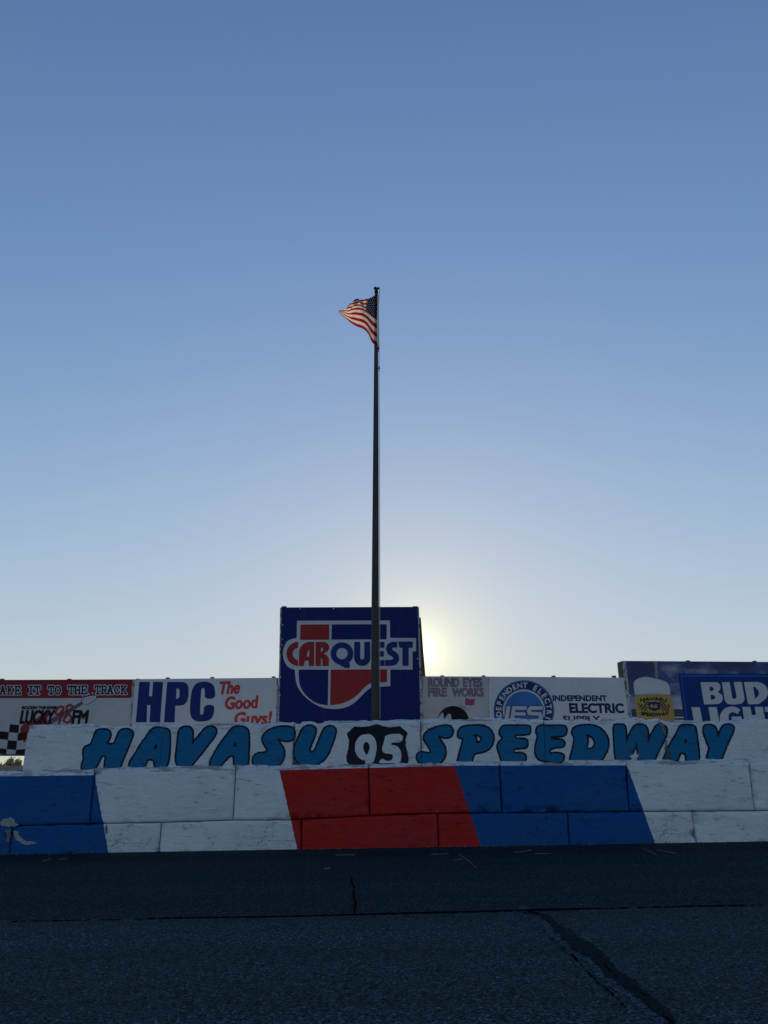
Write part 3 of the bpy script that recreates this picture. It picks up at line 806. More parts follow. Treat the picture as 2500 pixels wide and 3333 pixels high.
# --- board with red head band, guitar and chequered flag
bl = board("white board with a red headband, a bass guitar and a chequered flag", [(-230, 2214), (-250, 2459), (414, 2459), (438, 2211)], P_left, V_cream, posts=(5, 224, 447), post_top=lambda x: 2213)
paint(bl, poly([(-230, 2214), (-238, 2273), (431, 2271.5), (438, 2211)]), V_red, P_left, "headband", 3)
slab("bottom_rail", P_left([-250, -250, 412, 412.5], [2455, 2460.5, 2460.5, 2455], .02), -P_left.n*.018, M_darkmetal, bl)
SLAB = {'T': [[(0,0),(1,0)],[(.5,0),(.5,1)],[(.22,1),(.78,1)],[(0,0),(0,.28)],[(1,0),(1,.28)]],
 'A': [[(.5,0),(.08,1)],[(.5,0),(.92,1)],[(.25,.66),(.75,.66)],[(-.06,1),(.26,1)],[(.74,1),(1.06,1)],[(.3,0),(.55,0)]],
 'K': [[(.15,0),(.15,1)],[(.9,0),(.15,.6)],[(.42,.42),(.92,1)],[(0,0),(.34,0)],[(0,1),(.34,1)],[(.7,0),(1,0)],[(.74,1),(1.05,1)]],
 'E': [[(.12,0),(.12,1)],[(0,0),(.95,0)],[(0,1),(.98,1)],[(.12,.5),(.62,.5)],[(.95,0),(.95,.25)],[(.98,1),(.98,.74)],[(.62,.38),(.62,.62)]],
 'I': [[(.5,0),(.5,1)],[(.12,0),(.88,0)],[(.12,1),(.88,1)]],
 'O': [[(.5,0),(.82,.1),(1,.5),(.82,.9),(.5,1),(.18,.9),(0,.5),(.18,.1),(.5,0)]],
 'H': [[(.14,0),(.14,1)],[(.86,0),(.86,1)],[(.14,.5),(.86,.5)],[(0,0),(.3,0)],[(.7,0),(1,0)],[(0,1),(.3,1)],[(.7,1),(1,1)]],
 'R': [[(.14,0),(.14,1)],[(0,0),(.7,0),(.9,.14),(.9,.36),(.7,.5),(.14,.5)],[(.55,.5),(.86,1),(1.04,1)],[(0,1),(.34,1)]],
 'C': [[(.95,.32),(.95,0)],[(.95,.2),(.75,.03),(.5,0),(.2,.1),(.02,.5),(.2,.9),(.5,1),(.8,.95),(.98,.74)]]}
def slab_text(s, xs, w, y0, y1, r):
    out = []
    for ch, x in zip(s, xs):
        if ch == ' ': continue
        for st in SLAB[ch]: out.append(cap([(x+a*w, y0+b*(y1-y0), r) for a, b in st]))
    return union(*out)
st = union(slab_text("TAKE", (-25, 1, 25, 50), 16, 2234.5, 2259, 2.3), slab_text("IT", (93, 114), 16, 2234, 2259, 2.3), slab_text("TO", (158, 180), 17, 2234, 2259, 2.3),
           slab_text("THE", (223, 244, 266), 17, 2233.5, 2258.5, 2.3), slab_text("TRACK", (310, 331, 351, 373, 395), 16, 2233, 2258, 2.3))
lo = paint(bl, off(st, 2.7, .8, 4), V_grey, P_left, "lettering_outline", 1.1, 2)
paint(lo, st, V_black, P_left, "lettering", 1.0, 3)
# guitar
body = poly([(238,640),(300,590),(400,555),(480,500),(540,455),(585,440),(590,470),(555,520),(550,560),(590,580),(560,620),(470,640),(400,660),(330,690),(310,740),(300,800),(285,820),(255,770),(240,700)], o=(0, 2190), s=3.607, smooth=1)
neck = poly([(545,570),(960,335),(975,365),(600,605)], o=(0, 2190), s=3.607)
head = poly([(955,310),(975,290),(1115,262),(1132,275),(1128,308),(1085,325),(1040,370),(965,362)], o=(0, 2190), s=3.607, smooth=1)
gu = paint(bl, body, V_logo_red, P_left, "guitar_body", 1.2, 2)
paint(gu, neck, V_mauve, P_left, "guitar_neck", 1.1, 3)
frets = union(*[cap([(560+t*410-9, 578-t*235-6, 2.2), (560+t*410+16, 578-t*235+22, 2.2)], o=(0, 2190), s=3.607) for t in np.linspace(.06, .97, 11)])
paint(gu, inter(frets, neck), V_black, P_left, "frets", .8, 4)
paint(gu, off(head, 1.0), V_inknavy, P_left, "guitar_head", .9, 3); paint(gu, off(head, -.3), V_grey, P_left, "guitar_head", .9, 4)
for x, y in ((977,318),(1015,310),(1053,300),(1091,290)): paint(gu, circ(x/3.607, 2190+y/3.607, 2.2), V_mauve, P_left, "tuning_post", .8, 5)
for x, y in ((970,272),(1008,262),(1046,252),(1085,242)): paint(gu, poly([(x-12,y-10),(x+12,y-14),(x+3,y+16)], o=(0, 2190), s=3.607), V_grey, P_left, "tuning_peg", .8, 5)
paint(bl, text("ROCKIN' THE RIVER", 73, 2298, 187, 2308.5, -3, 0, .7), V_black, P_left, "lettering", .8, 5)
paint(bl, text("LUCKY", 70, 2311, 180, 2356, -7, 0, 2.0), V_black, P_left, "lettering", 1.1, 5)
paint(bl, text("FM", 238, 2311, 290, 2356, -6, 0, 2.0), V_black, P_left, "lettering", 1.1, 5)
n9 = cap([(745,405,10),(715,390,10),(675,410,10),(650,455,10),(660,488,10),(700,480,10),(740,430,10),(748,400,10),(735,470,11),(690,590,12)], o=(0, 2190), s=3.607)
n8 = cap([(815,490,10),(780,440,10),(785,395,10),(820,370,10),(848,390,10),(840,430,10),(800,480,10),(755,530,11),(745,565,11),(780,585,11),(825,570,11),(838,525,10),(815,490,10)], o=(0, 2190), s=3.607)
paint(bl, union(n9, n8), V_logo_red, P_left, "lettering", 1.0, 6)
# chequered flag
colx = lambda k, y: 29+k*30-(y-2385)*.13
for r, (ya, yb) in enumerate(((2357, 2383), (2383, 2408), (2409, 2438), (2438, 2455))):
    for c in range(-8, 2):
        if (r+c) % 2: continue
        wv = lambda k: 3.0*math.sin(k*1.7)
        if r == 0 and c < 0: continue
        sq_ = poly([(colx(c, ya), ya+wv(c)), (colx(c, yb), yb+wv(c)), (colx(c+1, yb), yb+wv(c+1)), (colx(c+1, ya), ya+wv(c+1))])
        paint(bl, sq_, V_black, P_left, "chequer", 2.0, 2)
strip(bl, P_left, 434, 2212, 420, 2459, 6, 6)
# --- board with tall blue capitals and red script
bh = board("white board with three tall blue capitals and red brush script", [(440, 2210.5), (414, 2459), (902, 2459), (905, 2206)], P_left, V_white, posts=(545, 690, 890), post_top=lambda x: 2210-(x-440)*.01)
HO = (430, 2180); HS = 3.386
Hh = poly([(80,135),(195,135),(185,292),(222,292),(233,135),(340,135),(308,577),(193,577),(203,388),(165,388),(160,577),(42,577)], o=HO, s=HS)
Pp = poly([(388,135),(560,135),(600,150),(622,195),(620,290),(605,350),(570,385),(520,395),(475,395),(468,577),(352,577)], [(490,205),(515,207),(525,230),(523,295),(508,318),(482,320)], o=HO, s=HS, smooth=0)
Cc = poly([(655,240),(680,180),(720,143),(790,128),(860,140),(900,175),(915,230),(912,318),(800,318),(803,230),(795,203),(778,197),(762,215),(755,300),(748,470),(755,495),(772,498),(788,480),(795,388),(908,388),(900,480),(880,530),(840,560),(770,572),(700,565),(655,530),(638,470),(640,380)], o=HO, s=HS, smooth=1)
for q in (Hh, Pp, Cc): paint(bh, off(q, .4), V_blue, P_left, "lettering", 1.3)
paint(bh, text("The", 716, 2218, 786, 2261, -7, -3, 2.2), V_scriptred, P_left, "lettering", 1.1)
paint(bh, text("Good", 734, 2267, 842, 2310, -4, -4, 2.2), V_scriptred, P_left, "lettering", 1.1)
paint(bh, text("Guys!", 765, 2318, 887, 2361, -5, -3, 2.2), V_scriptred, P_left, "lettering", 1.1)
strip(bh, P_left, 903, 2207, 899, 2459, 5, 5)
screws(bh, P_left, [(x, 2213.5-(x-440)*.009) for x in (500, 560, 617, 675, 730, 788, 845)], .007)
# --- tall navy logo board
cb = board("tall navy board with a red, white and blue shield logo behind the flagpole", [(914, 1977), (904, 2459), (1373, 2459), (1360, 1975)], P_car, V_navy, .04, posts=(925, 1352), post_top=lambda x: 1977, post_w=.09)
CO = (850, 1940); CS = 2.765
def cpoly(*l, smooth=0): return poly(*l, o=CO, s=CS, smooth=smooth)
def curve(pts, it=3):
    p = np.asarray(pts, float)
    for _ in range(it):
        q = [p[0]]
        for a, b in zip(p[:-1], p[1:]): q += [.75*a+.25*b, .25*a+.75*b]
        q.append(p[-1]); p = np.array(q)
    return [tuple(x) for x in p]
outer = [(323,223),(1160,220),(1160,377),(1395,378),(1395,498),(1363,498),(1363,662),(1163,662),(1163,812),(1075,815)]
outer += curve([(1075,815),(1000,815),(940,860),(880,925),(810,985),(720,1015),(630,1018),(530,1000),(430,940),(350,860),(312,780),(304,665)])
outer += curve([(304,665),(235,640),(196,560),(196,480),(230,400),(320,376)])
lg = paint(cb, cpoly(outer), V_grey, P_car, "logo", 1.6, 1)
paint(lg, cpoly([(355,257),(613,255),(613,393),(350,395)]), V_logo_red, P_car, "logo_field", 1.6, 2)
paint(lg, cpoly([(635,255),(1130,253),(1130,390),(633,392)]), V_deep, P_car, "logo_field", 1.6, 2)
paint(lg, cpoly([(627,662),(1133,660),(1133,775),(1070,778)]+curve([(1070,778),(990,778),(930,820),(870,890),(790,945),(710,972),(620,983)])), V_logo_red, P_car, "logo_field", 1.6, 2)
paint(lg, cpoly([(338,662),(606,662),(600,984)]+curve([(600,984),(500,970),(410,905),(350,820),(338,740),(338,662)])), V_deep, P_car, "logo_field", 1.6, 2)
arcp = lambda cx, cy, r, a0, a1, n=14: [(cx+r*math.cos(R(a0+(a1-a0)*i/n)), cy+r*math.sin(R(a0+(a1-a0)*i/n))) for i in range(n+1)]
Lc = cpoly(arcp(338, 520, 110, -92, -268)+arcp(338, 520, 55, 95, 265))
La = cpoly([(340,630),(342,540)]+arcp(440, 512, 100, 190, 268, 8)+[(478,412),(478,630),(430,630),(428,582),(392,582),(385,630)], [(408,545),(415,510),(432,480),(434,545)])
Lr = cpoly([(490,412),(555,412)]+arcp(562, 462, 50, -80, 70, 10)+[(560,518),(590,530),(610,560),(608,630),(552,630),(550,575),(538,555),(538,630),(490,630)], [(538,462),(555,465),(560,480),(552,498),(538,500)])
for q in (Lc, La, Lr): paint(lg, q, V_logo_red, P_car, "lettering", 1.2, 3)
Lq = union(sub(circ(CO[0]+728/CS, CO[1]+518/CS, 102/CS), circ(CO[0]+728/CS, CO[1]+518/CS, 51/CS)), cpoly([(712,615),(745,618),(790,600),(800,610),(797,648),(752,648),(735,632),(715,630)]))
Lu = cpoly([(838,412),(892,412),(892,550)]+arcp(910, 552, 18, 180, 0, 8)+[(928,412),(982,412),(982,550)]+arcp(910, 555, 74, 0, 180, 12))
Le = cpoly([(996,412),(1110,412),(1110,466),(1052,466),(1052,494),(1104,494),(1104,546),(1052,546),(1052,577),(1112,577),(1112,629),(996,629)])
Ls = inter(union(cap([(1240,437,27),(1185,437,27),(1158,450,27),(1151,475,27),(1162,505,27),(1195,523,27),(1214,545,27),(1216,570,27),(1200,594,27),(1170,601,27),(1110,601,27)], o=CO, s=CS)), cpoly([(1122,405),(1226,405),(1226,470),(1250,500),(1250,640),(1116,640),(1116,500)]))
Lt = cpoly([(1233,409),(1365,408),(1365,466),(1328,466),(1328,628),(1272,628),(1272,466),(1245,466)])
for q in (Lq, Lu, Le, Ls, Lt): paint(lg, q, V_blue, P_car, "lettering", 1.2, 3)
strip(cb, P_car, 1362, 1976, 1376, 2459, 4, 10)
strip(cb, P_car, 914.5, 1978, 904.5, 2459, 5, 3)
screws(cb, P_car, [(920, 2034), (918, 2081), (917.5, 2099), (913, 2204), (911, 2262), (907.5, 2321), (977, 1982), (1086, 1981.5), (1359, 2144), (1367, 2250)], .011)
bt = Plane(YS+.30)(1361, 2010)[0]; bb2 = Plane(YS+.30)(1384, 2300)[0]
e2 = bb2+(bb2-bt)*((gz(bb2[0])-.2-bb2[2])/(bb2[2]-bt[2]))
fr = np.array([bt+[-.05, 0, 0], e2+[-.05, 0, 0], e2+[.05, 0, 0], bt+[.05, 0, 0]])
slab("brace", fr, np.array([0, .10, 0]), M_wood, cb)
# --- board with faded pink lettering
br = board("narrow white board with faded pink lettering and a black dome", [(1372, 2201), (1377, 2459), (1599, 2459), (1591, 2202)], P_right, V_cream, posts=(1440, 1575), post_top=lambda x: 2202)
RO = (1360, 2180); RS = 6.38
for s_, a, b, y0, y1 in (("ROUND", 207, 870, 168, 357), ("EYES", 930, 1350, 168, 357), ("FIRE", 207, 610, 372, 558), ("WORKS", 705, 1375, 372, 558)):
    t_ = text(s_, RO[0]+a/RS+1, RO[1]+y0/RS, RO[0]+b/RS-1, RO[1]+y1/RS, 0, 0, 1.7)
    lo = paint(br, off(t_, .2), V_mauve, P_right, "lettering_outline", .9, 1); paint(lo, off(t_, -1.3), V_pink, P_right, "lettering", .8, 2)
flame = poly([(985,735),(978,650),(990,600),(1030,578),(1040,620),(1065,585),(1085,625),(1130,590),(1125,625),(1200,590),(1165,635),(1205,630),(1165,665),(1190,690),(1150,700),(1175,720),(1110,740),(1050,735)], o=RO, s=RS)
paint(br, flame, V_hotpink, P_right, "flame", .9, 1)
dome = circ(RO[0]+735/RS, RO[1]+1077/RS, 327/RS)
eyes = union(poly([(425,1010),(450,950),(490,895),(525,888),(542,930),(535,1080),(425,1080)], o=RO, s=RS, smooth=1), poly([(563,1080),(570,1000),(595,955),(640,908),(680,915),(700,965),(702,1080)], o=RO, s=RS, smooth=1))
paint(br, sub(dome, eyes), V_black, P_right, "emblem", 1.2, 1)
patch([(855,690),(1055,815),(1030,860),(850,760)], RO, RS, P_right, vinyl("tape_mark", (.40, .39, .38)), br, .6, .0015, "tape_mark")
patch([(245,840),(425,785),(415,815),(260,850)], RO, RS, P_right, vinyl("tape_mark_pale", (.43, .42, .41)), br, .6, .0015, "tape_mark")
strip(br, P_right, 1373.5, 2203, 1378, 2459, 6, 7)
strip(br, P_right, 1590, 2204, 1597, 2459, 3, 3)
# --- board with round blue emblem
bi = board("white board with a round blue emblem and navy capitals", [(1592.5, 2202), (1600.5, 2459), (2060, 2459), (2030, 2205.5)], P_right, V_white, posts=(1803, 2000), post_top=lambda x: 2203)
IX, IY, IK = 1705.3, 2312.9, 1/2.37
em = paint(bi, circ(IX, IY, 98.7), V_ring, P_right, "emblem", 1.6, 1)
paint(em, circ(IX, IY, 94.0), V_inknavy, P_right, "emblem_ring", 1.6, 2)
paint(em, circ(IX, IY, 71.5), V_ring, P_right, "emblem_ring", 1.6, 3)
paint(em, circ(IX, IY, 68.5), V_grey, P_right, "emblem_ring", 1.6, 4)
paint(em, circ(IX, IY, 63.0), V_disc, P_right, "emblem_ring", 1.6, 5)
paint(em, arc_text("INDEPENDENT", IX, IY, 82.5, 16, -123, 12.6, 1.0, .9), V_grey, P_right, "lettering", .9, 3)
paint(em, arc_text("ELECTRIC", IX, IY, 82.5, 16, 27, 13.4, 1.0, .9), V_grey, P_right, "lettering", .9, 3)
IO = (1350, 2150); IS = 2.37
ies = union(cap([(722,365,15),(705,470,15)], o=IO, s=IS), cap([(765,365,15),(750,470,15)], o=IO, s=IS), cap([(765,366,15),(850,366,15)], o=IO, s=IS), cap([(760,412,13),(845,412,13)], o=IO, s=IS), cap([(752,462,13),(840,462,13)], o=IO, s=IS),
            cap([(975,366,15),(895,366,15),(880,385,15),(885,408,14),(965,412,14),(975,440,14),(960,462,14),(870,464,14)], o=IO, s=IS))
paint(em, off(ies, 2.2), V_inknavy, P_right, "lettering_outline", 1.0, 6); paint(em, off(ies, 0), V_grey, P_right, "lettering", 1.0, 7)
paint(bi, text("INDEPENDENT", 1797.5, 2262.5, 1975, 2282, 2, .6, 1.2), V_inknavy, P_right, "lettering", .9)
paint(bi, text("ELECTRIC", 1851, 2288.5, 2030, 2321, 3, .6, 2.0), V_inknavy, P_right, "lettering", 1.0)
paint(bi, text("SUPPLY", 1831, 2329.5, 1953, 2351, 2, .4, 1.2), V_inknavy, P_right, "lettering", .9)
screws(bi, P_right, [(2040, 2319), (2051, 2342), (1597, 2317)], .008)
# --- large blue board with a beer glass picture
def cloud_print():
    m, n, b = new_mat("printed_cloudy_sky"); v = objco(n)
    sp = N(n, "ShaderNodeSeparateXYZ"); n.links.new(v, sp.inputs[0])
    f = noise_node(n, mapping(n, v, (1.0, 1, 1.7)), 1.35, 6, .55)
    f = math_(n, 'ADD', f, math_(n, 'MULTIPLY', math_(n, 'SUBTRACT', 2.45, sp.outputs[2]), .30))
    c = ramp(n, f, [(.38, (.008, .018, .10)), (.48, (.030, .055, .19)), (.56, (.18, .20, .28)), (.72, (.42, .43, .46))])
    n.links.new(c, b.inputs["Base Color"]); b.inputs["Roughness"].default_value = .5; return m
bb = board("large blue board with a beer glass picture and big white capitals", [(2026, 2151), (2060, 2459), (2760, 2459), (2730, 2156)], P_bud, cloud_print(), .24, posts=(2241, 2458, 2690), post_top=lambda x: 2152+(x-2026)*.006)
GO = (2030, 2130); GS = 6.9125
def gp(*l, smooth=0): return poly(*l, o=GO, s=GS, smooth=smooth)
paint(bb, gp([(170,1232),(1370,1232),(1400,1470),(180,1470)]), vinyl("dark_rail_print", (.055, .065, .085)), P_bud, "printed_rail", 2, 1)
paint(bb, gp([(170,1405),(1390,1405),(1390,1432),(170,1432)]), V_grey, P_bud, "printed_rail", 1.3, 2)
glass_m, gn, gb = new_mat("printed_beer"); gv = objco(gn); gs_ = N(gn, "ShaderNodeSeparateXYZ"); gn.links.new(gv, gs_.inputs[0])
gn.links.new(mixc(gn, ramp(gn, noise_node(gn, gv, 5, 4, .6), [(.35, (0, 0, 0)), (.65, (1, 1, 1))]), (.36, .27, .050), (.38, .205, .042)), gb.inputs["Base Color"]); gb.inputs["Roughness"].default_value = .5
bg_ = paint(bb, gp([(258,905),(1056,905),(1100,1110),(1142,1300),(1142,1700),(345,1700),(305,1400),(275,1150)]), glass_m, P_bud, "beer_glass", 1.6, 3)
paint(bg_, gp([(225,650),(232,610),(262,578),(330,535),(430,508),(540,505),(640,530),(700,548),(800,562),(900,590),(980,635),(1020,685),(1042,800),(1058,910),(900,895),(700,870),(500,890),(262,912),(238,850)], smooth=1), V_grey, P_bud, "foam", 1.5, 4)
paint(bg_, cap([(264,930,5),(280,1150,5),(310,1450,5)], o=GO, s=GS), vinyl("pale_glass_edge", (.5, .46, .25)), P_bud, "glass_edge", .8, 4)
paint(bg_, off(gp([(640,150),(775,150),(762,230),(755,330),(778,555),(712,545),(702,350),(688,230)]), 0, .8, 3), plain("printed_pouring_beer", (.24, .19, .14), .5, 0, .6, 40), P_bud, "pouring_beer", 1.0, 3)
paint(bg_, bent_text("HAVASU", 2085, 2270, 2170, 2279, 4.5, .8), V_black, P_bud, "lettering", .8, 5)
paint(bg_, bent_text("SPEEDWAY", 2087, 2321, 2177, 2331, -4.5, .8), V_black, P_bud, "lettering", .8, 5)
paint(bg_, gp([(565,1070),(625,1078),(695,1062),(770,1078),(825,1070),(838,1110),(825,1150),(835,1200),(800,1245),(740,1258),(695,1282),(645,1258),(590,1245),(555,1200),(570,1150),(552,1110)]), V_inknavy, P_bud, "small_shield", 1.0, 6)
paint(bg_, text("95", 2030+595/GS, 2130+1128/GS, 2030+772/GS, 2130+1208/GS, -1.5, 0, 1.0), glass_m, P_bud, "lettering", .7, 7)
chk = []
for q, nu_, nv_ in ((((300,1095),(545,1150),(535,1285),(375,1250)), 6, 4), (((430,1045),(560,1060),(560,1150),(480,1140)), 3, 3), (((850,1150),(1060,1115),(1010,1280),(860,1285)), 6, 4), (((835,1060),(960,1035),(920,1140),(840,1150)), 3, 3)):
    A, B, C, E_ = [np.array(p, float) for p in q]
    g_ = lambda u, v: (A*(1-u)*(1-v)+B*u*(1-v)+C*u*v+E_*(1-u)*v)
    for i in range(nu_):
        for j in range(nv_):
            if (i+j) % 2 == 0: chk.append(gp([tuple(g_(i/nu_, j/nv_)), tuple(g_((i+1)/nu_, j/nv_)), tuple(g_((i+1)/nu_, (j+1)/nv_)), tuple(g_(i/nu_, (j+1)/nv_))]))
paint(bg_, union(*chk), V_black, P_bud, "small_chequered_flags", .9, 4)
BO = (2180, 2130); BS = 5.184
def bp(*l, smooth=0): return poly(*l, o=BO, s=BS, smooth=smooth)
rim = off(bp([(172,348),(2900,350),(2980,1650),(330,1650)]), 4.5)
lp = paint(bb, rim, V_budrim, P_bud, "logo_panel", 2.0, 2)
paint(lp, bp([(180,345),(2900,345),(2960,1650),(345,1650)]), V_budedge, P_bud, "panel_border", 2.0, 3)
paint(lp, off(bp([(207,381),(2870,381),(2930,1650),(365,1650)]), 0), V_budblue, P_bud, "panel_field", 2.0, 4)
b_B = bp([(520,470),(760,468)]+arcp(770, 553, 86, -80, 62, 9)+[(822,640)]+arcp(800, 742, 96, -60, 82, 10)+[(580,845)], [(665,545),(715,545)]+arcp(712, 584, 30, -70, 70, 6)+[(680,622)], [(685,685),(735,683)]+arcp(735, 725, 34, -70, 70, 6)+[(697,770)])
b_U = bp([(880,470),(1008,466),(1050,700)]+arcp(1092, 712, 40, 170, 40, 6)+[(1128,700),(1080,466),(1214,465),(1260,730)]+arcp(1165, 740, 98, 10, 70, 5)+[(1080,848)]+arcp(1040, 730, 118, 110, 170, 5))
b_D = bp([(1252,467),(1470,465)]+arcp(1490, 640, 168, -80, 60, 12)+[(1500,838),(1322,842)], [(1405,548),(1440,548)]+arcp(1422, 652, 84, -55, 55, 8)+[(1442,752)])
b_L = bp([(365,890),(506,890),(560,1160),(640,1160),(655,1290),(440,1290)])
b_I = bp([(653,890),(793,890),(860,1290),(722,1290)])
b_G = bp([(1146,1006),(1192,932)]+arcp(1045, 1080, 202, -50, -190, 14)+[(850,1150)]+arcp(1075, 1120, 205, 170, 40, 10)+[(1240,1220),(1210,1048),(1040,1050),(1050,1110),(1110,1115),(1118,1180)]+arcp(1075, 1100, 80, 70, 175, 6)+arcp(1065, 1045, 72, 180, 300, 8))
b_H = bp([(1222,885),(1358,885),(1385,1022),(1455,1022),(1434,885),(1572,884),(1640,1290),(1500,1290),(1470,1130),(1405,1130),(1430,1290),(1290,1290)])
b_T = bp([(1600,884),(1990,884),(2010,970),(1880,970),(1935,1290),(1795,1290),(1745,970),(1612,970)])
for q in (b_B, b_U, b_D, b_L, b_I, b_G, b_H, b_T): paint(lp, q, V_grey, P_bud, "lettering", 1.2, 5)
strip(bb, P_bud, 2031, 2152, 2052, 2345, 12, 12)
f = P_bud([2010.5, 2030, 2046, 2026], [2151, 2345, 2345, 2151]); 
screws(bb, P_bud, [(2050.5, 2264)], .014)
pt = P_bud([2026.5, 2058], [2151.5, 2459]); bn = -P_bud.n
slab("timber_side", np.array([pt[0]+bn*.26, pt[1]+bn*.26, pt[1]+bn*.002, pt[0]+bn*.002]), np.array([.0-.012, 0, 0]), M_wood, bb)

# ------------------------------------------------------------------ low barrier beyond the gap at the left
fb = Plane(15.2)([-1200, 3200], [2496, 2488])
v0 = fb[0]; v1 = fb[1]
fr = np.array([v0, [v0[0], v0[1], gz(v0[0])-.3], [v1[0], v1[1], gz(v1[0])-.3], v1])
prop(slab("concrete_barrier", fr, (0, .3, 0), plain("weathered_barrier_concrete", (.13, .155, .19), .9, 0, .25, 4), None, (0, 15.2, gz(0))), "low grey concrete barrier glimpsed under the red-topped board", "barrier")

# ------------------------------------------------------------------ shrubs far behind the gap
M_leaf, ln, lb = new_mat("dry_shrub_leaf"); lv = objco(ln)
ln.links.new(ramp(ln, noise_node(ln, lv, 4, 3, .6), [(.3, (.26, .16, .09)), (.7, (.42, .28, .16))]), lb.inputs["Base Color"]); lb.inputs["Roughness"].default_value = .8
M_stem = plain("shrub_stem", (.10, .065, .045), .9)
def shrub(label, px, ptop, wpx, Y, seed):
    rr = random.Random(seed); t = Plane(Y)(px, ptop)[0]; k = Y/FPX*.95; w_ = wpx*k/2
    zg = gz(max(-40, min(40, t[0]))); hgt = t[2]-zg
    root = empty("shrub", (t[0], Y, zg), label, "shrub", "dry shrubs beyond the track")
    st_ = []; V = []; F = []
    for i in range(16):
        a = rr.uniform(0, 6.28); l = rr.uniform(.3, 1)*w_
        top = np.array([t[0]+math.cos(a)*l, Y+math.sin(a)*l, zg+hgt*rr.uniform(.72, 1.0)*(1-.25*(l/w_)**2)])
        mid_ = np.array([t[0]+math.cos(a)*l*.45, Y+math.sin(a)*l*.45, zg+hgt*.5])
        st_.append(tube([(t[0]+math.cos(a)*.05, Y+math.sin(a)*.05, zg-.05), mid_, top], [.022, .014, .004], 5))
        for j in range(150):
            u = rr.uniform(.35, 1.03); p = (mid_+(top-mid_)*((u-.35)/.65))+np.array([rr.gauss(0, .09), rr.gauss(0, .09), rr.gauss(0, .07)])
            d = Vector((rr.gauss(0, 1), rr.gauss(0, 1), rr.gauss(0, 1)+.4)).normalized(); s_ = Vector((rr.gauss(0, 1), rr.gauss(0, 1), rr.gauss(0, 1))).cross(d).normalized()
            L_ = rr.uniform(.06, .14); W_ = L_*.35; b_ = len(V); p = Vector(p)
            V += [tuple(p), tuple(p+d*L_*.5+s_*W_), tuple(p+d*L_), tuple(p+d*L_*.5-s_*W_)]; F.append([b_, b_+1, b_+2, b_+3])
    v, f = join(st_); mesh("stems", v, f, M_stem, root, smooth=True); mesh("foliage", V, F, M_leaf, root)
shrub("bushy brown shrub seen through the gap under the red-topped board", 32, 2463, 34, 58, 1)
shrub("narrow brown shrub beside the left end of the lettered row", 62, 2463, 16, 57, 5)
shrub("small brown shrub touching the left edge of the photo", -2, 2480, 14, 60, 9)

# ------------------------------------------------------------------ flagpole
YP = 12.5
PP = Plane(YP)
M_pole, pn, pb = new_mat("dark_weathered_pole"); pv = objco(pn)
pc = ramp(pn, noise_node(pn, mapping(pn, pv, (4, 4, 1.2)), 2.0, 7, .65), [(.3, (.018, .018, .017)), (.7, (.046, .045, .040))])
pc = mixc(pn, ramp(pn, noise_node(pn, mapping(pn, pv, (1, 1, 7)), 1.0, 4, .7), [(.58, (0, 0, 0)), (.66, (.6, .6, .6))]), pc, (.018, .018, .018))
pn.links.new(pc, pb.inputs["Base Color"]); pb.inputs["Roughness"].default_value = .55; pb.inputs["Metallic"].default_value = .3
cl = PP([1220.8, 1221.6, 1223.3, 1224.4, 1225.2], [2340, 1970, 1500, 1130, 950])
dep = (cl-CAM) @ FWD
rad = np.array([27, 25, 19, 13.0, 10.5])/2*dep/FPX*.985
lean = (cl[1]-cl[0])/(cl[1, 2]-cl[0, 2])
foot = np.array([cl[0, 0], YP, gz(cl[0, 0])])
path = np.vstack([[foot[0], YP, foot[2]-.2], cl]); rad = np.concatenate([[rad[0]], rad])
fp = empty("flagpole", foot, "tall dark tapering flagpole standing between the wall and the navy board", "flagpole")
zs = np.linspace(path[0, 2], path[-1, 2], 40)
pp = np.stack([np.interp(zs, path[:, 2], path[:, 0]), np.full(40, YP), np.interp(zs, path[:, 2], path[:, 1]*0)+zs], 1)
v, f = tube(pp, np.interp(zs, path[:, 2], rad), 20); mesh("shaft", v, f, M_pole, fp, smooth=True)
top = cl[-1]; M_black = plain("black_fitting", (.012, .012, .013), .5, .3)
r0 = rad[-1]
v, f = tube([top+[0, 0, -.02], top+[0, 0, .02], top+[0, 0, .045]], [r0*1.3, r0*1.15, r0*.8], 14); mesh("truck", v, f, M_black, fp, smooth=True)
v, f = join([ball(top+np.array([-.018, 0, .078]), .036, 1.0, .9, 1.0), ball(top+np.array([.012, 0, .066]), .030, 1.1, .9, .9)]); mesh("finial", v, f, M_black, fp, smooth=True)
v, f = join([ball(top+np.array([.044, 0, .080]), .024, .75, 1.0, 1.3), tube([top+[.01, 0, .066], top+[.045, 0, .074]], .014, 8)]); mesh("pulley", v, f, M_black, fp, smooth=True)
M_rope = plain("pale_halyard", (.55, .54, .50), .7)
hl = PP([1236, 1232.5, 1234, 1233.5, 1235.5, 1237], [944, 1000, 1135, 1200, 1500, 2340])
v, f = tube(hl-np.array([0, .03, 0]), .006, 6); mesh("halyard", v, f, M_rope, fp, smooth=True)
for (x, y) in ((1233, 1137), (1234, 1201)):
    c = PP(x, y)[0]-np.array([0, .03, 0])
    v, f = join([ball(c, .020, .8, .8, 1.1, 10, 8), tube([c+[0, 0, -.07], c+[.004, 0, .05]], .009, 6)]); mesh("snap_hook", v, f, M_black, fp, smooth=True)

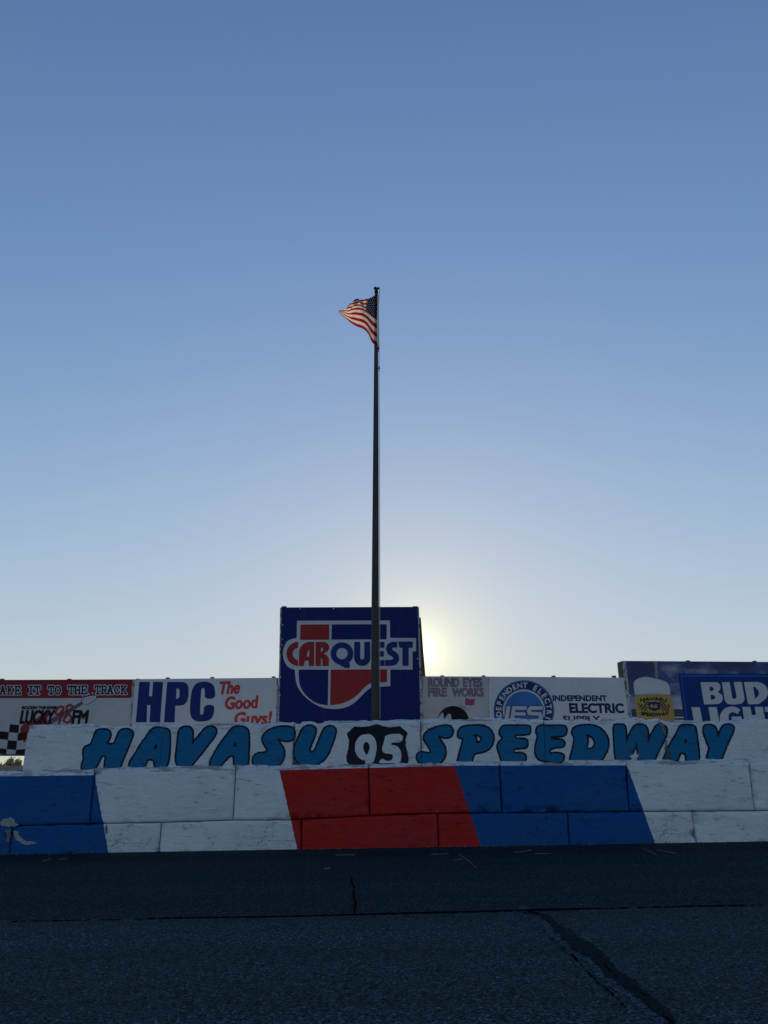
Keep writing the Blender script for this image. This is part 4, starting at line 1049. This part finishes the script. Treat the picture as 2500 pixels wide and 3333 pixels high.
# ------------------------------------------------------------------ flag
def flag():
    ug = [0, .12, .24, .4, .55, .7, .85, 1.0]
    ctl = {0: [(1230.5, 957), (1230, 1000), (1229, 1043), (1230, 1128)], .12: [(1219, 962), (1218.5, 1000), (1218, 1037), (1219.5, 1122)], .24: [(1210, 967), (1209, 1000), (1208, 1029), (1210, 1112)],
           .4: [(1195, 973), (1192, 996), (1193, 1017), (1198, 1086)], .55: [(1181, 975), (1179, 992), (1177, 1010), (1181, 1070)],
           .7: [(1165, 974), (1160, 988), (1156, 1008), (1158, 1061)], .85: [(1155, 974), (1144, 995), (1137, 1014), (1131, 1042)],
           1.0: [(1133, 1002), (1121, 1005), (1108, 1010), (1102, 1014)]}
    dY = {0: [-.09]*4, .12: [-.065]*4, .24: [.20, .22, .20, .12], .4: [.62, .75, .72, .45], .55: [.85, 1.15, 1.15, .80], .7: [1.05, 1.52, 1.50, 1.20],
          .85: [1.35, 1.56, 1.56, 1.50], 1.0: [1.50, 1.58, 1.58, 1.70]}
    vg = [0, .27, .54, 1.0]
    nu_, nv_ = 72, 60
    def sp(x, xs, ys):
        # monotone-ish cubic through the control values
        i = min(max(np.searchsorted(xs, x)-1, 0), len(xs)-2)
        m = lambda k: (ys[min(k+1, len(xs)-1)]-ys[max(k-1, 0)])/(xs[min(k+1, len(xs)-1)]-xs[max(k-1, 0)])
        h = xs[i+1]-xs[i]; t = (x-xs[i])/h
        return (2*t**3-3*t**2+1)*ys[i]+(t**3-2*t**2+t)*h*m(i)+(-2*t**3+3*t**2)*ys[i+1]+(t**3-t**2)*h*m(i+1)
    V = []; UV = []
    for a in range(nu_+1):
        u = a/nu_
        cols = []
        for k in range(4):
            cols.append((sp(u, ug, [ctl[q][k][0] for q in ug]), sp(u, ug, [ctl[q][k][1] for q in ug]), sp(u, ug, [dY[q][k] for q in ug])))
        for b in range(nv_+1):
            v = b/nv_
            x = sp(v, vg, [c[0] for c in cols]); y = sp(v, vg, [c[1] for c in cols]); d = sp(v, vg, [c[2] for c in cols])
            d += max(0, 1-v/.5)*max(0, min(1, (u-.4)/.1))*.16*math.sin(30*u+9*v)
            d += max(0, u-.12)*(1.15-u)*(.13*math.sin(10*u+4*v)+.07*math.sin(24*u-7*v))+.010*math.sin(31*v+14*u)*u
            fz = max(0, u-.2)*max(.25, 1.15-v)
            x += fz*(4.5*math.sin(19*u+5*v)+3.0*math.sin(37*u-11*v)); y += fz*(3.5*math.sin(23*u+8*v+1)+2.0*math.sin(41*u-6*v))*max(0, 1-u*.6)
            V.append(Plane(YP+d)(x, y)[0]); UV.append((u, v))
    F = []
    n = nv_+1
    for a in range(nu_):
        for b in range(nv_): F.append([a*n+b, a*n+b+1, (a+1)*n+b+1, (a+1)*n+b])
    m = bpy.data.materials.new("flag_cloth"); m.use_nodes = True; n_ = m.node_tree; n_.nodes.clear()
    uv = N(n_, "ShaderNodeUVMap"); s_ = N(n_, "ShaderNodeSeparateXYZ"); n_.links.new(uv.outputs[0], s_.inputs[0])
    U_, V_ = s_.outputs[0], s_.outputs[1]
    odd = math_(n_, 'MODULO', math_(n_, 'FLOOR', math_(n_, 'MULTIPLY', V_, 13.0)), 2.0)
    col = mixc(n_, odd, (.29, .008, .016), (.60, .55, .47))
    can = math_(n_, 'MULTIPLY', math_(n_, 'LESS_THAN', U_, .40), math_(n_, 'LESS_THAN', V_, 7/13))
    # nine rows of stars, alternate rows set half a step over
    row = math_(n_, 'MULTIPLY', V_, 13/7*9.6); ri = math_(n_, 'FLOOR', row)
    cx_ = math_(n_, 'ADD', math_(n_, 'MULTIPLY', U_, 5.8/.40), math_(n_, 'MULTIPLY', math_(n_, 'MODULO', ri, 2.0), .5))
    fx = math_(n_, 'SUBTRACT', math_(n_, 'FRACT', cx_), .5); fy = math_(n_, 'SUBTRACT', math_(n_, 'FRACT', row), .5)
    ang = math_(n_, 'ARCTAN2', fx, fy); rad_ = math_(n_, 'SQRT', math_(n_, 'ADD', math_(n_, 'MULTIPLY', fx, fx), math_(n_, 'MULTIPLY', fy, fy)))
    lim = math_(n_, 'ADD', .17, math_(n_, 'MULTIPLY', math_(n_, 'COSINE', math_(n_, 'MULTIPLY', ang, 5.0)), .09))
    star = math_(n_, 'LESS_THAN', rad_, lim)
    ccol = mixc(n_, star, (.004, .006, .028), (.42, .42, .42))
    col = mixc(n_, can, col, ccol)
    dif = N(n_, "ShaderNodeBsdfDiffuse"); tr = N(n_, "ShaderNodeBsdfTranslucent"); mx = N(n_, "ShaderNodeMixShader"); mx.inputs[0].default_value = .55
    for q in (dif, tr): n_.links.new(col, q.inputs[0])
    out = N(n_, "ShaderNodeOutputMaterial"); n_.links.new(dif.outputs[0], mx.inputs[1]); n_.links.new(tr.outputs[0], mx.inputs[2]); n_.links.new(mx.outputs[0], out.inputs[0])
    root = empty("flag", tuple(V[nv_]), "red and white striped flag with a starred navy canton flying from the pole", "flag")
    mesh("cloth", V, F, m, root, smooth=True, uv=UV)
    hd = np.array(V[:n]); L_ = [p+np.array([.004, -.004, 0]) for p in hd[::6]]
    v, f = tube(L_, .014, 8); mesh("hoist_band", v, f, plain("white_hoist_canvas", (.7, .69, .66), .8), root, smooth=True)
flag()
